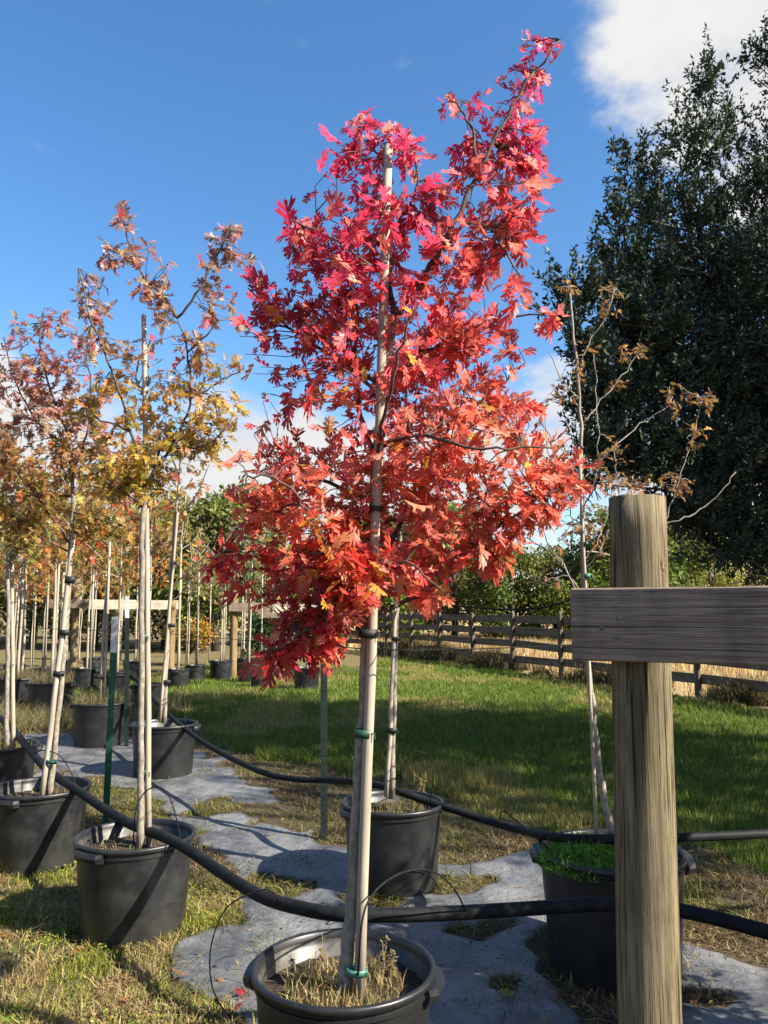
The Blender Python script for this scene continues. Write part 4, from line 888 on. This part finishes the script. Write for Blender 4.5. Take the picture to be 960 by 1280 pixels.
for i, (c, k, dz) in enumerate(spots):
    s = .92+.18*((i*53) % 11)/11; loc = c+Vector((0, 0, dz-.02))
    if k in used: copy_tree(prot[k], loc, i*1.9, s)
    else: used.add(k); prot[k].location = loc; prot[k].rotation_euler = (0, 0, i*1.9); prot[k].scale = (s,)*3

# ------------------------------------------------------------------ leafy crowns made of small quads
# small yellow maple in the back row
def small_maple():
    c = GP(236, 832); d = c.y; t = thing('small_maple_tree', c+Vector((0, 0, .25)), 'low rounded maple with yellow and orange leaves between the round posts', 'tree'); r = np.random.default_rng(8); ac = Acc(); b = c+Vector((0, 0, .25))
    tips = []
    for k in range(12):
        a = r.uniform(0, 6.28); e = b+Vector((math.cos(a)*r.uniform(.2, .75), math.sin(a)*r.uniform(.2, .6), r.uniform(.5, 1.05))); ac.add(tube([b, b.lerp(e, .5)+Vector((0, 0, .08)), e], [.014, .004], 5)); tips += [b.lerp(e, q) for q in (.6, .8, 1)]
    mk('trunk', ac.V, ac.F, M['bark_dark'], t)
    n = 2600; T = np.array([tuple(x) for x in tips]); p = T[r.integers(0, len(T), n)]+r.normal(0, .12, (n, 3)); rel = (p[:, 0]-c.x)/.7
    V, Fq = quad_leaves(p, r.normal(0, 1, (n, 3)), r.normal(0, .5, (n, 3))+[0, 0, 1], r.uniform(.05, .09, n), r.uniform(.03, .06, n)); m = (rel+r.normal(0, .35, n)) > 0
    col = np.where(m[:, None], pick([(.52, .30, .05), (.46, .36, .06), (.55, .22, .05)], n), pick([(.20, .24, .04), (.34, .30, .05), (.14, .18, .03)], n)); mk('crown', V, Fq, M['far_leaf_green'], t, col=np.repeat(col, 4, 0))
small_maple()
# dark evergreen shrub behind the lowest red leaves
def dark_shrub():
    c = GP(322, 838); t = thing('evergreen_shrub', c, 'dark green potted shrub behind the lowest red leaves', 'shrub'); r = np.random.default_rng(9); n = 1500
    mk('stem', *tube([c, c+Vector((0, 0, 1.0))], [.03, .01], 6), M['bark_dark'], t)
    p = r.normal(0, 1, (n, 3))*[.2, .2, .34]+np.array(c)+[0, 0, .85]; V, Fq = quad_leaves(p, r.normal(0, 1, (n, 3)), r.normal(0, .6, (n, 3))+[0, 0, 1], r.uniform(.08, .13, n), r.uniform(.03, .05, n)); mk('crown', V, Fq, M['evergreen_leaf_green'], t, col=np.repeat(pick([(.03, .07, .02), (.045, .09, .025)], n), 4, 0))
dark_shrub()

# ---- the tall dark evergreen on the right
def evergreen(base, label, blobs, seed, limbs, trunk_h, lean=(0, 0)):
    r = np.random.default_rng(seed); t = thing('evergreen_oak_tree', base, label, 'tree', 'tall dark evergreens on the right'); rp = random.Random(seed)
    tp = smoothpts([base+Vector((lean[0]*u, lean[1]*u, trunk_h*u-.2*(u == 0)))+Vector((rp.gauss(0, .08), rp.gauss(0, .08), 0))*(u > 0) for u in (0, .2, .4, .6, .8, 1.)], 4); mk('trunk', *tube(tp, [.26, .05], 12), M['bark_dark'], t, smooth=True)
    TP = [p for p in tp]; pp = []; aa = []; nn = []; ac = Acc(); cc = []
    for (cx, cy, cz, rx, ry, rz, n, lb) in blobs:
        c = Vector((cx, cy, cz))
        if lb:
            s = min(TP, key=lambda q: (q-c).length+(2 if q.z > c.z-.3 else 0)); V, Fc = tube(smoothpts([s, s.lerp(c, .5)+Vector((rp.gauss(0, .1), rp.gauss(0, .1), .25)), c+Vector((0, 0, rz*.6))], 4), [.022, .006], 6); mk('branch', V, Fc, M['bark_dark'], t, smooth=True)
        k = n; u = r.normal(0, 1, (k, 3)); u /= np.linalg.norm(u, axis=1, keepdims=True); u *= (r.random((k, 1))**.45); st = np.array(c)+u*[rx, ry, rz]
        out = np.stack([u[:, 0]*.5, u[:, 1]*.5, .75+.25*u[:, 2]], -1)+r.normal(0, .32, (k, 3)); out /= np.linalg.norm(out, axis=1, keepdims=True); ln = r.uniform(.16, .42, k)*(1+.5*(u[:, 2] > .5))
        m = 40
        f = r.random((k, m)); base_ = st[:, None, :]+out[:, None, :]*(f*ln[:, None])[..., None]+r.normal(0, .018, (k, m, 3))
        ax = out[:, None, :]*.6+r.normal(0, .6, (k, m, 3)); pp.append(base_.reshape(-1, 3)); aa.append(ax.reshape(-1, 3))
        hue = np.repeat(pick([(.040, .066, .038), (.058, .090, .050), (.085, .115, .070), (.046, .072, .050)], k, .2), m, 0); cc.append(hue)
        for i in range(0, k, 3):
            ac.add(tube([Vector(st[i]-out[i]*.15), Vector(st[i]+out[i]*ln[i])], [.006, .002], 3, False))
    p = np.concatenate(pp); a = np.concatenate(aa); n = len(p); V, Fq = quad_leaves(p, a, r.normal(0, .7, (n, 3))+[0, 0, .8], r.uniform(.042, .078, n), r.uniform(.018, .032, n))
    mk('crown', V, Fq, M['evergreen_leaf_green'], t, col=np.repeat(np.concatenate(cc), 4, 0)); o = mk('twigs', ac.V, ac.F, M['bark_dark'], t); o['kind'] = 'stuff'
    return t
def eb(px, py, d, rx, ry, n, lb=1):
    n = int(n*(.72 if py < 450 else .95))
    px += 12*(py < 330); c = P(px, py, d); return (c.x, c.y, c.z, rx/F*d, rx/F*d*.9, ry/F*d, n, px < 790)
D0 = 8.0
EB = [eb(872, 110, D0, 18, 40, 34), eb(862, 190, D0, 32, 48, 75), eb(945, 75, D0, 14, 34, 30), eb(900, 170, D0+.5, 20, 40, 34), eb(784, 215, D0-.4, 16, 28, 30), eb(800, 270, D0-.3, 28, 34, 50), eb(760, 275, D0-.6, 20, 20, 26), eb(748, 325, D0-.7, 18, 12, 16), eb(855, 280, D0, 50, 52, 150), eb(940, 240, D0+.6, 40, 60, 100),
      eb(800, 345, D0-.4, 50, 40, 150), eb(730, 375, D0-.8, 34, 22, 60), eb(712, 405, D0-.9, 16, 12, 14), eb(890, 370, D0, 70, 66, 330), eb(790, 420, D0-.5, 54, 44, 180), eb(735, 450, D0-.8, 24, 26, 44), eb(965, 340, D0+.4, 50, 60, 200),
      eb(860, 470, D0-.2, 74, 60, 330), eb(780, 500, D0-.6, 44, 44, 130), eb(735, 510, D0-.8, 20, 24, 34), eb(950, 470, D0+.2, 70, 66, 330), eb(800, 575, D0-.6, 54, 44, 160), eb(745, 570, D0-.9, 24, 20, 36), eb(735, 610, D0-.9, 18, 10, 16), eb(880, 580, D0-.3, 64, 50, 250), eb(965, 580, D0, 60, 56, 260), eb(860, 650, D0-.4, 56, 34, 110), eb(930, 650, D0-.2, 56, 38, 150), eb(905, 700, D0-.4, 40, 18, 36), eb(980, 680, D0, 50, 40, 130), eb(945, 710, D0-.2, 40, 18, 30), eb(985, 130, D0+1, 40, 80, 120)]
for (x, y, z, rx, rz, n) in [(5.6, 8.5, 3.0, 1.3, .8, 200), (5.4, 8.9, 4.4, 1.5, 1.0, 300), (6.2, 8.0, 5.6, 1.4, 1.1, 280), (5.3, 9.1, 6.4, 1.2, 1.0, 220), (5.8, 8.5, 7.6, 1.0, 1.0, 200), (6.9, 8.8, 4.0, 1.3, 1.0, 240), (6.8, 7.5, 3.0, 1.2, .8, 180), (4.2, 9.2, 3.9, 1.1, .8, 200), (4.1, 9.1, 5.2, .9, .8, 160)]:
    EB.append((x, y, z, rx, rx, rz, n, 1))
evergreen(Vector((5.4, 8.5, float(g(8.5)))), 'tall dense dark green evergreen oak standing before the board fence', EB, 81, 0, 8.0)
EB2 = [(6.9+x, 5.4+y, z, rx, rx, rz, n, 1) for (x, y, z, rx, rz, n) in [(0, 0, 2.4, 1.7, 1.0, 300), (-.8, .9, 3.6, 1.5, 1.1, 300), (.5, -.8, 4.0, 1.6, 1.2, 300), (-.4, .3, 5.2, 1.6, 1.2, 320), (-.7, -.8, 5.0, 1.2, 1.0, 200), (.2, 0, 6.8, 1.4, 1.2, 260), (-.9, 1.4, 2.2, 1.2, .8, 220), (-.6, 1.0, 6.2, 1.2, 1.0, 220), (0, .2, 8.0, .9, 1.0, 140), (.3, 1.2, 4.6, 1.4, 1.1, 240), (-.2, -1.7, 3.6, 1.3, 1.0, 220), (-.3, -1.7, 5.0, 1.2, 1.0, 200), (-.6, 2.4, 3.4, 1.3, 1.0, 240), (-.5, 2.2, 5.0, 1.2, 1.0, 220)]]
evergreen(Vector((6.9, 5.4, float(g(5.4)))), 'second dark evergreen right of the tall one', EB2, 82, 0, 7.8)

# next oak of the near row, standing in the pot right of the thick post
nt2 = back_tree(105, 1.32, .62, [(.55, .10, .05), (.60, .22, .06), (.5, .3, .07)], 2200, .095, 'red_oak_tree', .2, 30); nt2.location = cN+Vector((0, 0, .36)); tag(nt2, 'young oak with red leaves in the pot right of the thick post', 'tree'); del nt2['group']

# ---- woods beyond the field
def wood_tree(seed, H, W_, cols, n):
    r = np.random.default_rng(seed); rp = random.Random(seed); t = thing('woodland_tree', (0, 0, 0), 'x', 'tree', 'trees of the wood beyond the field')
    mk('trunk', *tube([Vector((0, 0, -.2)), Vector((.1, 0, H*.4)), Vector((0, .1, H*.8))], [.16, .04], 8), M['bark_dark'], t, smooth=True)
    C = []
    for k in range(26):
        u = rp.uniform(.12, .95); a = rp.uniform(0, 6.28); q = W_*math.sin(math.pi*min(u*.85+.12, 1))**.7*rp.uniform(.35, 1.); c = Vector((math.cos(a)*q, math.sin(a)*q, H*u)); C.append(c)
        if k % 3 == 0: mk('branch', *tube([Vector((0, 0, max(.4, c.z-q*.8))), c], [.05, .015], 5), M['bark_dark'], t)
    ci = r.integers(0, len(C), n); CA = np.array([tuple(c) for c in C]); u = r.normal(0, 1, (n, 3)); u /= np.linalg.norm(u, axis=1, keepdims=True); p = CA[ci]+u*(r.random((n, 1))**.4)*[W_*.34, W_*.34, H*.11]; p[:, 2] = np.maximum(p[:, 2], .15)
    hue = pick(cols, len(C), .18)[ci]*np.exp(r.normal(0, .22, (n, 1))); V, Fq = quad_leaves(p, r.normal(0, 1, (n, 3)), u*.7+r.normal(0, .5, (n, 3))+[0, 0, .5], r.uniform(.12, .26, n), r.uniform(.07, .14, n)); mk('crown', V, Fq, M['far_leaf_green'], t, col=np.repeat(hue, 4, 0)); return t
WT = [wood_tree(201, 5.2, 2.1, [(.20, .24, .04), (.27, .28, .055), (.15, .19, .035)], 5200), wood_tree(202, 6.2, 2.2, [(.34, .32, .06), (.42, .36, .07), (.27, .28, .06)], 5200), wood_tree(203, 4.4, 2.0, [(.12, .16, .03), (.16, .20, .035), (.21, .23, .045)], 5200), wood_tree(204, 5.6, 1.9, [(.30, .24, .11), (.34, .27, .12), (.24, .22, .08)], 3600)]
WL = ['olive green tree of the wood beyond the field', 'tall yellow green tree of the wood beyond the field', 'low dark green tree of the wood beyond the field', 'brownish thin tree of the wood beyond the field']
for a, b in zip(WT, WL): a['label'] = b
wu = set(); rw = random.Random(12); sp = []
for i in range(70):
    px = -360+i*25+rw.uniform(-10, 10); dn = rw.uniform(33, 46) if px > 430 else rw.uniform(27, 40); sp.append((px, dn, rw.randrange(4)))
for i, (px, d, k) in enumerate(sp):
    p = P(px, 800, d); loc = Vector((p.x, d, float(g(d)))); topy = 655+25*math.sin(px*.021)+rw.uniform(-14, 18)
    if px < 330: topy = 612+rw.uniform(-14, 30)
    hgt = P(px, topy, d).z-.3; H0 = (5.2, 6.2, 4.4, 5.6)[k]*1.06; s = hgt/H0; sx = s*rw.uniform(.8, 1.1)
    lab = WL[k].replace('beyond the field', 'beyond the board fence' if px > 430 else 'behind the back nursery rows')
    if k in wu: copy_tree(WT[k], loc, i*2.4, (sx, sx, s), label=lab)
    else: wu.add(k); WT[k].location = loc; WT[k].scale = (sx, sx, s); WT[k]['label'] = lab
